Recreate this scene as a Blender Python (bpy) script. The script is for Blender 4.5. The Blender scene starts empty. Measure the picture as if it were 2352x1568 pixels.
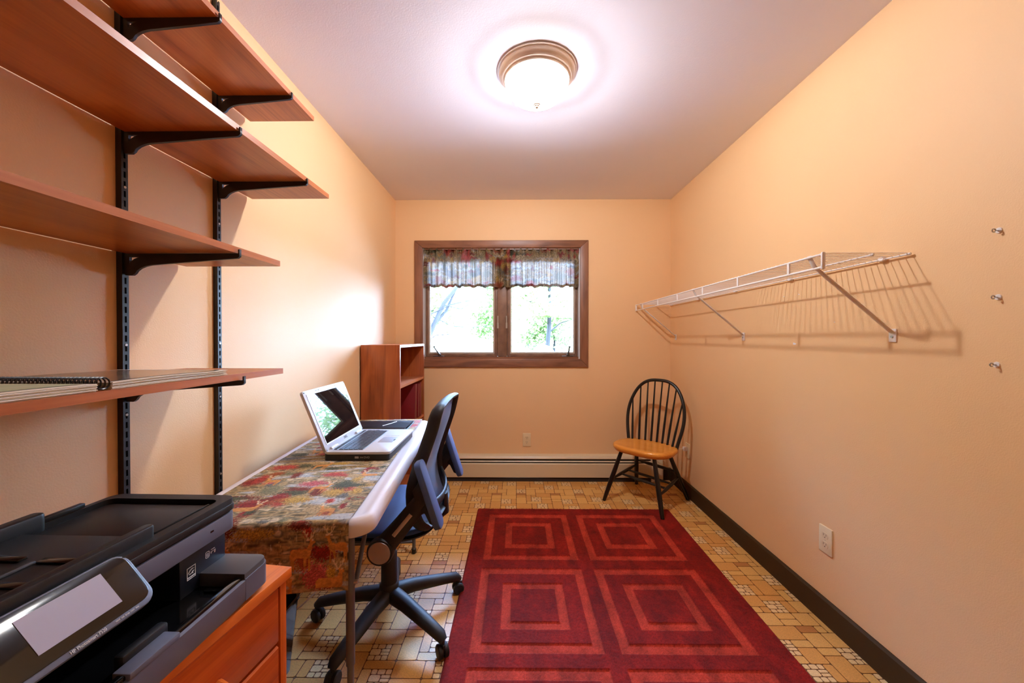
import bpy, bmesh, math, random
import numpy as np
from mathutils import Vector, Matrix

S = bpy.context.scene
COL = S.collection
rad = math.radians
rng = random.Random(7)
nrg = np.random.default_rng(11)

# ------------------------------------------------------------------ camera, sky, sun, exposure
cam = bpy.data.cameras.new('camera')
cam.sensor_width = 36.0
cam.sensor_fit = 'HORIZONTAL'
cam.lens = 870.0 / 2352.0 * 36.0
cam.clip_start = 0.02
cam.clip_end = 400
cam_o = bpy.data.objects.new('camera', cam)
COL.objects.link(cam_o)
cam_o.location = (0, 0, 1.222)
cam_o.rotation_euler = (rad(90 - 0.461), 0, rad(0.593))
S.camera = cam_o

SKY_STRENGTH = 66.0
SUN_STRENGTH = 14.0
LAMP_STRENGTH = 27.0
BULB_WATTS = 88.0
world = bpy.data.worlds.new('sky')
S.world = world
world.use_nodes = True
wn = world.node_tree.nodes
wl = world.node_tree.links
wn.clear()
w_out = wn.new('ShaderNodeOutputWorld')
w_bg = wn.new('ShaderNodeBackground')
w_ramp = wn.new('ShaderNodeValToRGB')
w_sep = wn.new('ShaderNodeSeparateXYZ')
w_tc = wn.new('ShaderNodeTexCoord')
wl.new(w_tc.outputs['Generated'], w_sep.inputs[0])
wl.new(w_sep.outputs['Z'], w_ramp.inputs['Fac'])
w_ramp.color_ramp.elements[0].position = 0.0
w_ramp.color_ramp.elements[0].color = (0.46, 0.64, 1.0, 1)
w_ramp.color_ramp.elements[1].position = 0.8
w_ramp.color_ramp.elements[1].color = (0.30, 0.50, 1.0, 1)
wl.new(w_ramp.outputs['Color'], w_bg.inputs['Color'])
w_bg.inputs['Strength'].default_value = SKY_STRENGTH
wl.new(w_bg.outputs['Background'], w_out.inputs['Surface'])

sun = bpy.data.lights.new('sun', 'SUN')
sun.energy = SUN_STRENGTH
sun.angle = rad(0.6)
sun.color = (1.0, 0.97, 0.93)
sun_o = bpy.data.objects.new('sun', sun)
COL.objects.link(sun_o)
sun_o.rotation_euler = (rad(42), 0, rad(-28))     # from behind the house, high
S.view_settings.view_transform = 'Standard'
S.view_settings.look = 'None'
S.view_settings.exposure = 0.30
S.view_settings.gamma = 1.0
S.view_settings.use_curve_mapping = False
S.cycles.use_denoising = True
S.cycles.max_bounces = 10
S.cycles.diffuse_bounces = 6
S.cycles.glossy_bounces = 4
S.cycles.transparent_max_bounces = 16
S.cycles.sample_clamp_indirect = 8.0
S.cycles.caustics_reflective = False
S.cycles.caustics_refractive = False


# ------------------------------------------------------------------ materials
def srgb(r, g, b):
    def f(c):
        c /= 255.0
        return c / 12.92 if c <= 0.04045 else ((c + 0.055) / 1.055) ** 2.4
    return (f(r), f(g), f(b), 1.0)


def mat(name, col, rough=0.5, metal=0.0, var=None, bump=None, spec=0.5, coat=0.0, sheen=0.0, emit=None):
    """var = (noise scale, second colour, contrast);  bump = (noise scale, strength)"""
    m = bpy.data.materials.new(name)
    m.use_nodes = True
    nt = m.node_tree
    p = nt.nodes['Principled BSDF']
    p.inputs['Base Color'].default_value = col
    p.inputs['Roughness'].default_value = rough
    p.inputs['Metallic'].default_value = metal
    p.inputs['Specular IOR Level'].default_value = spec
    p.inputs['Coat Weight'].default_value = coat
    p.inputs['Sheen Weight'].default_value = sheen
    if emit:
        p.inputs['Emission Color'].default_value = emit[0]
        p.inputs['Emission Strength'].default_value = emit[1]
    tc = nt.nodes.new('ShaderNodeTexCoord')
    if var:
        n = nt.nodes.new('ShaderNodeTexNoise')
        n.inputs['Scale'].default_value = var[0]
        n.inputs['Detail'].default_value = 4
        nt.links.new(tc.outputs['Object'], n.inputs['Vector'])
        r = nt.nodes.new('ShaderNodeValToRGB')
        c = var[2] if len(var) > 2 else 0.2
        r.color_ramp.elements[0].position = 0.5 - c
        r.color_ramp.elements[1].position = 0.5 + c
        r.color_ramp.elements[0].color = var[1]
        r.color_ramp.elements[1].color = col
        nt.links.new(n.outputs['Fac'], r.inputs['Fac'])
        nt.links.new(r.outputs['Color'], p.inputs['Base Color'])
    if bump:
        n2 = nt.nodes.new('ShaderNodeTexNoise')
        n2.inputs['Scale'].default_value = bump[0]
        n2.inputs['Detail'].default_value = 3
        nt.links.new(tc.outputs['Object'], n2.inputs['Vector'])
        b = nt.nodes.new('ShaderNodeBump')
        b.inputs['Strength'].default_value = bump[1]
        b.inputs['Distance'].default_value = bump[2] if len(bump) > 2 else 0.002
        nt.links.new(n2.outputs['Fac'], b.inputs['Height'])
        nt.links.new(b.outputs['Normal'], p.inputs['Normal'])
    return m


def wood(name, c1, c2, c3, axis='y', rough=0.4, scale=1.0, fine=1.0, coat=0.0):
    m = bpy.data.materials.new(name)
    m.use_nodes = True
    nt = m.node_tree
    p = nt.nodes['Principled BSDF']
    p.inputs['Roughness'].default_value = rough
    p.inputs['Coat Weight'].default_value = coat
    tc = nt.nodes.new('ShaderNodeTexCoord')
    mp = nt.nodes.new('ShaderNodeMapping')
    s = [6.0 * scale] * 3
    s['xyz'.index(axis)] = 0.9 * scale
    mp.inputs['Scale'].default_value = s
    nt.links.new(tc.outputs['Object'], mp.inputs['Vector'])
    n = nt.nodes.new('ShaderNodeTexNoise')
    n.inputs['Scale'].default_value = 1.6
    n.inputs['Detail'].default_value = 5
    n.inputs['Distortion'].default_value = 1.2
    nt.links.new(mp.outputs['Vector'], n.inputs['Vector'])
    mp2 = nt.nodes.new('ShaderNodeMapping')
    s2 = [160.0 * fine] * 3
    s2['xyz'.index(axis)] = 4.0
    mp2.inputs['Scale'].default_value = s2
    nt.links.new(tc.outputs['Object'], mp2.inputs['Vector'])
    n2 = nt.nodes.new('ShaderNodeTexNoise')
    n2.inputs['Scale'].default_value = 1.0
    n2.inputs['Detail'].default_value = 3
    nt.links.new(mp2.outputs['Vector'], n2.inputs['Vector'])
    mx = nt.nodes.new('ShaderNodeMath')
    mx.operation = 'MULTIPLY_ADD'
    mx.inputs[1].default_value = 0.35
    nt.links.new(n2.outputs['Fac'], mx.inputs[0])
    ad = nt.nodes.new('ShaderNodeMath')
    ad.operation = 'MULTIPLY'
    ad.inputs[1].default_value = 0.75
    nt.links.new(n.outputs['Fac'], ad.inputs[0])
    nt.links.new(ad.outputs[0], mx.inputs[2])
    r = nt.nodes.new('ShaderNodeValToRGB')
    r.color_ramp.elements[0].position = 0.36
    r.color_ramp.elements[0].color = c3
    r.color_ramp.elements[1].position = 0.72
    r.color_ramp.elements[1].color = c1
    e = r.color_ramp.elements.new(0.52)
    e.color = c2
    nt.links.new(mx.outputs[0], r.inputs['Fac'])
    nt.links.new(r.outputs['Color'], p.inputs['Base Color'])
    return m


def attr_mat(name, attr, rough=0.8, translucent=0.0, speck=None, sheen=0.0, bump=None):
    m = bpy.data.materials.new(name)
    m.use_nodes = True
    nt = m.node_tree
    p = nt.nodes['Principled BSDF']
    p.inputs['Roughness'].default_value = rough
    p.inputs['Sheen Weight'].default_value = sheen
    p.inputs['Specular IOR Level'].default_value = 0.25
    a = nt.nodes.new('ShaderNodeAttribute')
    a.attribute_name = attr
    src = a.outputs['Color']
    tc = nt.nodes.new('ShaderNodeTexCoord')
    if speck:
        n = nt.nodes.new('ShaderNodeTexNoise')
        n.inputs['Scale'].default_value = speck[0]
        n.inputs['Detail'].default_value = 2
        nt.links.new(tc.outputs['Object'], n.inputs['Vector'])
        mr = nt.nodes.new('ShaderNodeMapRange')
        mr.inputs['From Min'].default_value = 0.3
        mr.inputs['From Max'].default_value = 0.7
        mr.inputs['To Min'].default_value = 1 - speck[1]
        mr.inputs['To Max'].default_value = 1 + speck[1]
        nt.links.new(n.outputs['Fac'], mr.inputs['Value'])
        mm = nt.nodes.new('ShaderNodeVectorMath')
        mm.operation = 'SCALE'
        nt.links.new(src, mm.inputs[0])
        nt.links.new(mr.outputs['Result'], mm.inputs['Scale'])
        src = mm.outputs['Vector']
    nt.links.new(src, p.inputs['Base Color'])
    if bump:
        n2 = nt.nodes.new('ShaderNodeTexNoise')
        n2.inputs['Scale'].default_value = bump[0]
        nt.links.new(tc.outputs['Object'], n2.inputs['Vector'])
        b = nt.nodes.new('ShaderNodeBump')
        b.inputs['Strength'].default_value = bump[1]
        b.inputs['Distance'].default_value = 0.003
        nt.links.new(n2.outputs['Fac'], b.inputs['Height'])
        nt.links.new(b.outputs['Normal'], p.inputs['Normal'])
    if translucent:
        t = nt.nodes.new('ShaderNodeBsdfTranslucent')
        lm = nt.nodes.new('ShaderNodeMixRGB')                     # light through thin cotton bleaches the print
        lm.inputs['Fac'].default_value = 0.45
        lm.inputs['Color2'].default_value = (1.0, 0.80, 0.70, 1)
        nt.links.new(src, lm.inputs['Color1'])
        nt.links.new(lm.outputs['Color'], t.inputs['Color'])
        mix = nt.nodes.new('ShaderNodeMixShader')
        mix.inputs['Fac'].default_value = translucent
        nt.links.new(p.outputs[0], mix.inputs[1])
        nt.links.new(t.outputs[0], mix.inputs[2])
        nt.links.new(mix.outputs[0], nt.nodes['Material Output'].inputs['Surface'])
    return m


def mix_transparent(name, base, fac, scale=None):
    """part of the surface lets light straight through (open weave)"""
    m = base.copy()
    m.name = name
    nt = m.node_tree
    p = nt.nodes['Principled BSDF']
    t = nt.nodes.new('ShaderNodeBsdfTransparent')
    mix = nt.nodes.new('ShaderNodeMixShader')
    mix.inputs['Fac'].default_value = fac
    nt.links.new(p.outputs[0], mix.inputs[1])
    nt.links.new(t.outputs[0], mix.inputs[2])
    nt.links.new(mix.outputs[0], nt.nodes['Material Output'].inputs['Surface'])
    return m


def glass_mat(name):
    m = bpy.data.materials.new(name)
    m.use_nodes = True
    nt = m.node_tree
    nt.nodes.remove(nt.nodes['Principled BSDF'])
    t = nt.nodes.new('ShaderNodeBsdfTransparent')
    t.inputs['Color'].default_value = (0.95, 0.98, 0.97, 1)
    g = nt.nodes.new('ShaderNodeBsdfGlossy')
    g.inputs['Roughness'].default_value = 0.0
    fr = nt.nodes.new('ShaderNodeFresnel')
    fr.inputs['IOR'].default_value = 1.45
    mix = nt.nodes.new('ShaderNodeMixShader')
    nt.links.new(fr.outputs[0], mix.inputs[0])
    nt.links.new(t.outputs[0], mix.inputs[1])
    nt.links.new(g.outputs[0], mix.inputs[2])
    nt.links.new(mix.outputs[0], nt.nodes['Material Output'].inputs['Surface'])
    return m


WALL = mat('peach_wall_paint', srgb(237, 196, 146), 0.55, var=(1.3, srgb(234, 192, 142), 0.3), bump=(240, 0.36, 0.0013))
CEIL = mat('white_ceiling_paint', srgb(234, 231, 240), 0.9, bump=(180, 0.3, 0.0015))
GROUT = mat('brown_floor_joint', srgb(104, 62, 26), 0.6)


def tile_mat(n, c):
    d = tuple(x * 0.72 for x in c[:3]) + (1,)
    return mat(n, c, 0.42, var=(170, d, 0.22), bump=(240, 0.2, 0.001))


TILES = [tile_mat('tile_tan', srgb(236, 182, 102)), tile_mat('tile_honey', srgb(224, 162, 84)),
         tile_mat('tile_brown', srgb(190, 124, 62)), tile_mat('tile_cream', srgb(244, 206, 146))]
BASEBD = mat('dark_brown_vinyl', srgb(64, 44, 20), 0.7, spec=0.2)
DARKWOOD_H = wood('dark_window_wood_h', srgb(150, 100, 70), srgb(130, 84, 58), srgb(104, 64, 44), 'x', 0.4, 1.5)
DARKWOOD_V = wood('dark_window_wood_v', srgb(150, 100, 70), srgb(130, 84, 58), srgb(104, 64, 44), 'z', 0.4, 1.5)
SASHWOOD = mat('sash_wood_brown', srgb(140, 106, 84), 0.4, var=(14, srgb(116, 86, 68)))
SASHGREY = mat('sash_taupe_strip', srgb(186, 174, 158), 0.5)
JAMBWHITE = mat('jamb_liner_white', srgb(205, 205, 205), 0.5)
GLASS = glass_mat('window_glass')
CHERRY_Y = wood('cherry_laminate_y', srgb(198, 120, 62), srgb(176, 98, 46), srgb(144, 74, 32), 'y', 0.33, 1.0)
CHERRY_E = wood('cherry_edge', srgb(200, 122, 74), srgb(182, 104, 60), srgb(158, 84, 46), 'y', 0.35, 1.0)
CHERRY_Z = wood('cherry_laminate_z', srgb(180, 98, 46), srgb(156, 78, 34), srgb(122, 56, 24), 'z', 0.35, 1.0)
ORANGE_Y = wood('orange_oak_y', srgb(232, 128, 52), srgb(218, 110, 40), srgb(190, 86, 28), 'y', 0.33, 1.0, 1.2)
ORANGE_Z = wood('orange_oak_z', srgb(224, 118, 46), srgb(206, 98, 34), srgb(176, 76, 26), 'z', 0.36, 1.0, 1.2)
ORANGE_F = wood('orange_oak_front', srgb(212, 104, 40), srgb(192, 86, 30), srgb(164, 66, 22), 'y', 0.36, 1.0, 1.2)
BLACKMETAL = mat('black_powder_coat', srgb(24, 22, 22), 0.42)
SCREW = mat('zinc_screw', srgb(190, 186, 180), 0.3, 0.9)
WHITEWIRE = mat('white_vinyl_wire', srgb(236, 230, 228), 0.35)
NICKEL = mat('brushed_nickel', srgb(236, 222, 206), 0.4, 0.25)
IVORY = mat('ivory_plastic', srgb(226, 204, 164), 0.4)
IVORY_D = mat('outlet_slot_dark', srgb(90, 60, 34), 0.6)
BEIGE = mat('beige_heater_enamel', srgb(214, 196, 162), 0.4)
HEATDARK = mat('heater_slot_dark', srgb(44, 38, 40), 0.5)
BLACKPL = mat('black_plastic', srgb(20, 19, 20), 0.42, bump=(500, 0.12, 0.0006))
BLACKGL = mat('black_gloss_plastic', srgb(10, 10, 11), 0.12)
BLACKWOOD = mat('black_painted_wood', srgb(22, 19, 17), 0.3)
SEATWOOD = wood('honey_maple', srgb(240, 166, 70), srgb(230, 150, 54), srgb(214, 130, 42), 'x', 0.22, 0.7, 0.7, coat=0.3)
STEEL = mat('grey_tube_steel', srgb(104, 100, 108), 0.45, 0.3, bump=(400, 0.2, 0.0005))
TABLEWHITE = mat('white_table_plastic', srgb(222, 214, 216), 0.6, bump=(300, 0.1, 0.0006))
SILVER = mat('silver_plastic', srgb(206, 208, 214), 0.32, 0.15)
SILVERDK = mat('grey_plastic', srgb(166, 172, 182), 0.35, 0.2)
SCREENBLK = mat('dark_screen', srgb(9, 9, 12), 0.02, spec=0.6)
KEYBLK = mat('black_keys', srgb(30, 30, 34), 0.45)
LEATHER = mat('black_leather', srgb(24, 24, 30), 0.38, bump=(220, 0.3, 0.001))
MAROON = mat('maroon_cover', srgb(124, 22, 28), 0.4, bump=(300, 0.1, 0.0006))
PAPER = mat('paper_cream', srgb(232, 222, 206), 0.7)
COIL = mat('black_coil', srgb(26, 24, 24), 0.3)
BLUEMESH = mat('navy_mesh_window_blue', srgb(26, 74, 138), 0.55, sheen=0.4, bump=(700, 0.5, 0.001))  # dark navy mesh, its blue raised to carry the bluish window light
BACKMESH = mix_transparent('navy_back_mesh_window_blue', BLUEMESH, 0.32)
CHAIRBLK = mat('chair_black_plastic', srgb(30, 30, 34), 0.55, bump=(600, 0.12, 0.0006))
CHAIRPAD = mat('arm_pad_blue_sheen', srgb(72, 98, 148), 0.5, bump=(600, 0.15, 0.0006))  # black pads with the bluish window sheen put into the base colour
DISC = mat('pale_disc', srgb(186, 176, 180), 0.35, 0.5)
GREYBAND = mat('printer_grey_band', srgb(96, 98, 114), 0.42, bump=(900, 0.2, 0.0004))
GREYPLATE = mat('printer_grey_plate', srgb(74, 72, 76), 0.4)
NAVYPL = mat('printer_navy_body', srgb(26, 32, 46), 0.35)
LCD = mat('printer_display', srgb(176, 172, 188), 0.18)
WHITEINK = mat('white_print', srgb(222, 222, 222), 0.5)
CORD = mat('pale_cord', srgb(216, 200, 178), 0.5)


# ------------------------------------------------------------------ mesh helpers
class B:
    def __init__(self):
        self.bm = bmesh.new()
        self.mi = 0

    def _new(self, verts, faces, smooth=None):
        vs = [self.bm.verts.new(v) for v in verts]
        out = []
        for f in faces:
            try:
                fc = self.bm.faces.new([vs[i] for i in f])
                fc.material_index = self.mi
                out.append(fc)
            except ValueError:
                pass
        return vs, out

    def box(self, x0, x1, y0, y1, z0, z1, bev=0.0, seg=2):
        v = [(x, y, z) for x in (x0, x1) for y in (y0, y1) for z in (z0, z1)]
        f = [(0, 1, 3, 2), (4, 6, 7, 5), (0, 4, 5, 1), (2, 3, 7, 6), (0, 2, 6, 4), (1, 5, 7, 3)]
        vs, fs = self._new(v, f)
        if bev:
            ed = list({e for fc in fs for e in fc.edges})
            r = bmesh.ops.bevel(self.bm, geom=ed, offset=bev, segments=seg, affect='EDGES', profile=0.5)
            for fc in r['faces']:
                fc.material_index = self.mi
        return self

    def prism(self, pts, plane, lo, hi, bev=0.0, seg=2):
        def m(a, b, c):
            return {'xy': (a, b, c), 'xz': (a, c, b), 'yz': (c, a, b)}[plane]
        n = len(pts)
        v = [m(a, b, lo) for a, b in pts] + [m(a, b, hi) for a, b in pts]
        f = [tuple(range(n - 1, -1, -1)), tuple(range(n, 2 * n))] + [(i, (i + 1) % n, n + (i + 1) % n, n + i) for i in range(n)]
        vs, fs = self._new(v, f)
        bmesh.ops.recalc_face_normals(self.bm, faces=fs)
        if bev:
            ed = [e for fc in fs[:2] for e in fc.edges]
            r = bmesh.ops.bevel(self.bm, geom=ed, offset=bev, segments=seg, affect='EDGES', profile=0.5)
            for fc in r['faces']:
                fc.material_index = self.mi
        return self

    def tube(self, pts, r, n=8, closed=False, caps=True, flat=None):
        """flat = (u scale, v scale, reference up) makes an elliptical section"""
        pts = [Vector(p) for p in pts]
        k = len(pts)
        rs = r if isinstance(r, (list, tuple)) else [r] * k
        tang = []
        for i in range(k):
            a = pts[(i - 1) % k] if closed or i > 0 else pts[i]
            b = pts[(i + 1) % k] if closed or i < k - 1 else pts[i]
            tang.append((b - a).normalized())
        ref = Vector(flat[2]) if flat else Vector((0, 0, 1))
        if not flat and abs(tang[0].dot(ref)) > 0.9:
            ref = Vector((1, 0, 0))
        rings = []
        u = None
        for i in range(k):
            t = tang[i]
            if u is None or flat:
                u = (ref - t * ref.dot(t)).normalized()
            else:
                u = (u - t * u.dot(t)).normalized()
            w = t.cross(u)
            fu, fv = (flat[0], flat[1]) if flat else (1, 1)
            rings.append([self.bm.verts.new(pts[i] + (u * math.cos(2 * math.pi * j / n) * fu + w * math.sin(2 * math.pi * j / n) * fv) * rs[i]) for j in range(n)])
        last = k if closed else k - 1
        for i in range(last):
            A, Bq = rings[i], rings[(i + 1) % k]
            for j in range(n):
                fc = self.bm.faces.new((A[j], A[(j + 1) % n], Bq[(j + 1) % n], Bq[j]))
                fc.material_index = self.mi
        if caps and not closed:
            for ring in (rings[0][::-1], rings[-1]):
                fc = self.bm.faces.new(ring)
                fc.material_index = self.mi
        return self

    def lathe(self, prof, c=(0, 0, 0), n=32, axis='z'):
        rings = []
        for r, h in prof:
            if r < 1e-6:
                rings.append([self.bm.verts.new(self._ax(c, 0, 0, h, axis))])
            else:
                rings.append([self.bm.verts.new(self._ax(c, r * math.cos(2 * math.pi * j / n), r * math.sin(2 * math.pi * j / n), h, axis)) for j in range(n)])
        for A, Bq in zip(rings, rings[1:]):
            for j in range(n):
                a, b = A[j % len(A)], A[(j + 1) % len(A)]
                d, c2 = Bq[j % len(Bq)], Bq[(j + 1) % len(Bq)]
                vs = []
                for q in (a, b, c2, d):
                    if q not in vs:
                        vs.append(q)
                if len(vs) > 2:
                    fc = self.bm.faces.new(vs)
                    fc.material_index = self.mi
        return self

    @staticmethod
    def _ax(c, a, b, h, axis):
        if axis == 'z':
            return (c[0] + a, c[1] + b, c[2] + h)
        if axis == 'y':
            return (c[0] + a, c[1] + h, c[2] + b)
        return (c[0] + h, c[1] + a, c[2] + b)

    def cyl(self, c, r, h0, h1, axis='z', n=20, bev=0.0):
        if bev:
            return self.lathe([(0, h0), (r - bev, h0), (r, h0 + bev), (r, h1 - bev), (r - bev, h1), (0, h1)], c, n, axis)
        return self.lathe([(0, h0), (r, h0), (r, h1), (0, h1)], c, n, axis)

    def grid(self, f, nu, nv):
        vs = [[self.bm.verts.new(f(i / nu, j / nv)) for j in range(nv + 1)] for i in range(nu + 1)]
        for i in range(nu):
            for j in range(nv):
                fc = self.bm.faces.new((vs[i][j], vs[i + 1][j], vs[i + 1][j + 1], vs[i][j + 1]))
                fc.material_index = self.mi
        return self

    def xform(self, mtx):
        bmesh.ops.transform(self.bm, matrix=mtx, verts=self.bm.verts[:])
        return self

    def obj(self, name, mats, parent=None, loc=None, angle=38, recalc=True):
        if recalc:
            bmesh.ops.recalc_face_normals(self.bm, faces=self.bm.faces[:])
        me = bpy.data.meshes.new(name)
        for fc in self.bm.faces:
            fc.smooth = True
        self.bm.to_mesh(me)
        self.bm.free()
        me.set_sharp_from_angle(angle=rad(angle))
        for m in (mats if isinstance(mats, (list, tuple)) else [mats]):
            me.materials.append(m)
        return link(name, me, parent, loc)


def link(name, me, parent=None, loc=None):
    o = bpy.data.objects.new(name, me)
    COL.objects.link(o)
    if parent:
        o.parent = parent
    if loc:
        o.location = loc
    return o


def thing(name, label, cat, loc=(0, 0, 0), rotz=0.0, group=None):
    o = bpy.data.objects.new(name, None)
    o.empty_display_size = 0.05
    COL.objects.link(o)
    o.location = loc
    o.rotation_euler = (0, 0, rotz)
    return tag(o, label, cat, group)


def tag(o, label, cat, group=None):
    o['label'] = label
    o['category'] = cat
    if group:
        o['group'] = group
    return o


def struct(o):
    o['kind'] = 'structure'
    return o


def stuff(o):
    o['kind'] = 'stuff'
    return o


def dup_tree(o, label=None, loc=None):
    c = o.copy()
    COL.objects.link(c)
    if label:
        c['label'] = label
    if loc is not None:
        c.location = loc
    for ch in list(o.children):
        k = ch.copy()
        COL.objects.link(k)
        k.parent = c
        for g in ch.children:
            q = g.copy()
            COL.objects.link(q)
            q.parent = k
    return c


def rounded(x0, x1, y0, y1, r, n=5):
    pts = []
    for cx, cy, a0 in ((x1 - r, y1 - r, 0), (x0 + r, y1 - r, 90), (x0 + r, y0 + r, 180), (x1 - r, y0 + r, 270)):
        for i in range(n + 1):
            a = rad(a0 + 90.0 * i / n)
            pts.append((cx + r * math.cos(a), cy + r * math.sin(a)))
    return pts


def curve_prism(name, loops, depth, mtx, m, parent=None):
    """flat outline (with holes) of given thickness, placed by a matrix"""
    cu = bpy.data.curves.new('tmp', 'CURVE')
    cu.dimensions = '2D'
    cu.fill_mode = 'BOTH'
    cu.extrude = depth / 2
    for lp in loops:
        sp = cu.splines.new('POLY')
        sp.points.add(len(lp) - 1)
        for i, (a, b) in enumerate(lp):
            sp.points[i].co = (a, b, 0, 1)
        sp.use_cyclic_u = True
    t = bpy.data.objects.new('tmp', cu)
    COL.objects.link(t)
    me = bpy.data.meshes.new_from_object(t)
    bpy.data.objects.remove(t)
    bpy.data.curves.remove(cu)
    me.transform(mtx)
    me.materials.clear()
    me.materials.append(m)
    me.name = name
    return link(name, me, parent)


def text(body, size, m, parent, origin, xdir, ydir, name='lettering', thick=0.0003, align='CENTER', xs=1.0):
    cu = bpy.data.curves.new('tmp', 'FONT')
    cu.body = body
    cu.size = size
    cu.extrude = thick
    cu.align_x = align
    cu.align_y = 'CENTER'
    cu.resolution_u = 3
    t = bpy.data.objects.new('tmp', cu)
    COL.objects.link(t)
    me = bpy.data.meshes.new_from_object(t)
    bpy.data.objects.remove(t)
    bpy.data.curves.remove(cu)
    x = Vector(xdir).normalized()
    y = Vector(ydir)
    y = (y - x * x.dot(y)).normalized()
    z = x.cross(y)
    mt = Matrix((x * xs, y, z)).transposed().to_4x4()
    mt.translation = Vector(origin)
    me.transform(mt)
    me.materials.clear()
    me.materials.append(m)
    me.name = name
    return link(name, me, parent)


# ------------------------------------------------------------------ room
XL, XR, YB, YF, H = -1.046, 1.334, 3.283, -1.0, 2.42
T = 0.12
WX0, WX1, WZ0, WZ1 = -0.806, 0.553, 1.045, 2.003       # window opening
b = B()
b.box(XL - T, WX0, YB, YB + T, 0, H)
b.box(WX1, XR + T, YB, YB + T, 0, H)
b.box(WX0, WX1, YB, YB + T, 0, WZ0)
b.box(WX0, WX1, YB, YB + T, WZ1, H)
wall_back = struct(b.obj('wall_back', WALL))
wall_left = struct(B().box(XL - T, XL, YF - T, YB + T, 0, H).obj('wall_left', WALL))
wall_right = struct(B().box(XR, XR + T, YF - T, YB + T, 0, H).obj('wall_right', WALL))
wall_front = struct(B().box(XL, XR, YF - T, YF, 0, H).obj('wall_front', WALL))
ceiling = struct(B().box(XL - T, XR + T, YF - T, YB + T, H, H + T).obj('ceiling', CEIL))
floor = struct(B().box(XL - T, XR + T, YF - T, YB + T, -0.1, -0.0015).obj('floor', GROUT))
b = B().prism([(0, 0), (-0.013, 0), (-0.013, 0.098), (-0.006, 0.106), (0, 0.106)], 'xz', YF, YB)
struct(b.obj('baseboard_right', BASEBD, loc=(XR, 0, 0)))
b = B().prism([(0, 0), (-0.013, 0), (-0.013, 0.098), (-0.006, 0.106), (0, 0.106)], 'yz', 1.256, XR - 0.013)
struct(b.obj('baseboard_back', BASEBD, loc=(0, YB, 0)))
b = B().prism([(0, 0), (0.013, 0), (0.013, 0.098), (0.006, 0.106), (0, 0.106)], 'xz', YF, YB)
struct(b.obj('baseboard_left', BASEBD, loc=(XL, 0, 0)))
door = bpy.data.objects.new('door_1', None)
COL.objects.link(door)
struct(door)
door.location = (0.1, YF, 0)
B().box(-0.38, 0.38, 0, 0.035, 0.005, 2.02, 0.003).obj('door_leaf', CHERRY_Z, door)
for x0, x1, z0, z1 in ((-0.46, -0.385, 0, 2.1), (0.385, 0.46, 0, 2.1), (-0.385, 0.385, 2.025, 2.1)):
    B().box(x0, x1, 0, 0.02, z0, z1, 0.003).obj('door_casing', DARKWOOD_V, door)
B().cyl((0.32, 0.035, 0.96), 0.026, 0, 0.06, 'y', bev=0.008).obj('door_knob', NICKEL, door)
# paint chips and scuffs on the right wall
for (y, z, s) in ((1.826, 1.197, 0.011), (1.80, 1.43, 0.004), (1.90, 1.43, 0.004), (1.60, 1.29, 0.003)):
    B().prism([(-s, 0), (-0.2 * s, -0.5 * s), (s, -0.4 * s), (0.9 * s, 0.5 * s), (0.1 * s, 0.35 * s)], 'yz', XR - 0.0006, XR + 0.001).xform(Matrix.Translation((0, y, z))).obj('paint_chip', CEIL, wall_right)

# ------------------------------------------------------------------ floor tiles (sheet pattern of 0.457 m repeat)
U = 0.4572 / 12
r2 = random.Random(5)
occ = [[0] * 12 for _ in range(12)]
cells = []


def place(i, j, w, h, kind):
    for a in range(w):
        for c in range(h):
            if occ[(i + a) % 12][(j + c) % 12]:
                return False
    for a in range(w):
        for c in range(h):
            occ[(i + a) % 12][(j + c) % 12] = 1
    cells.append((i, j, w, h, kind))
    return True


for (i, j) in ((0, 0), (6, 1), (3, 5), (9, 7), (1, 9), (7, 10)):
    place(i, j, 2, 2, 'cluster')
    place(i + 2, j, 2, 2, 'cluster2') if r2.random() < 0.5 else None
for w, h, n in ((3, 2, 5), (2, 3, 4), (2, 2, 8), (3, 1, 6), (1, 3, 4), (2, 1, 14), (1, 2, 14)):
    for _ in range(n):
        for _t in range(60):
            if place(r2.randrange(12), r2.randrange(12), w, h, 'tile'):
                break
for i in range(12):
    for j in range(12):
        place(i, j, 1, 1, 'tile')
pat = []
for (i, j, w, h, k) in cells:
    if k == 'cluster':
        rows = [(0, 0, .7, .6), (.7, 0, .65, .6), (1.35, 0, .65, .6), (0, .6, 1.1, .8), (1.1, .6, .9, .4), (1.1, 1, .9, .4), (0, 1.4, .6, .6), (.6, 1.4, .8, .6), (1.4, 1.4, .6, .6)]
        for (a, c, ww, hh) in rows:
            pat.append((i + a, j + c, ww, hh, 3))
    elif k == 'cluster2':
        for (a, c, ww, hh) in ((0, 0, 1, .5), (1, 0, 1, .5), (0, .5, .5, 1), (.5, .5, .5, 1), (1, .5, 1, .9), (0, 1.5, .5, .5), (.5, 1.5, .5, .5), (1, 1.4, .5, .6), (1.5, 1.4, .5, .6)):
            pat.append((i + a, j + c, ww, hh, 3))
    else:
        small = w * h == 1
        c = r2.choices([0, 1, 2], weights=[4, 3, 3] if small else [6, 4, 1])[0]
        pat.append((i, j, w, h, c))
RUG = (-0.272, 1.062, 0.72, 2.69)
tiles = []
G = 0.0018
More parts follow.
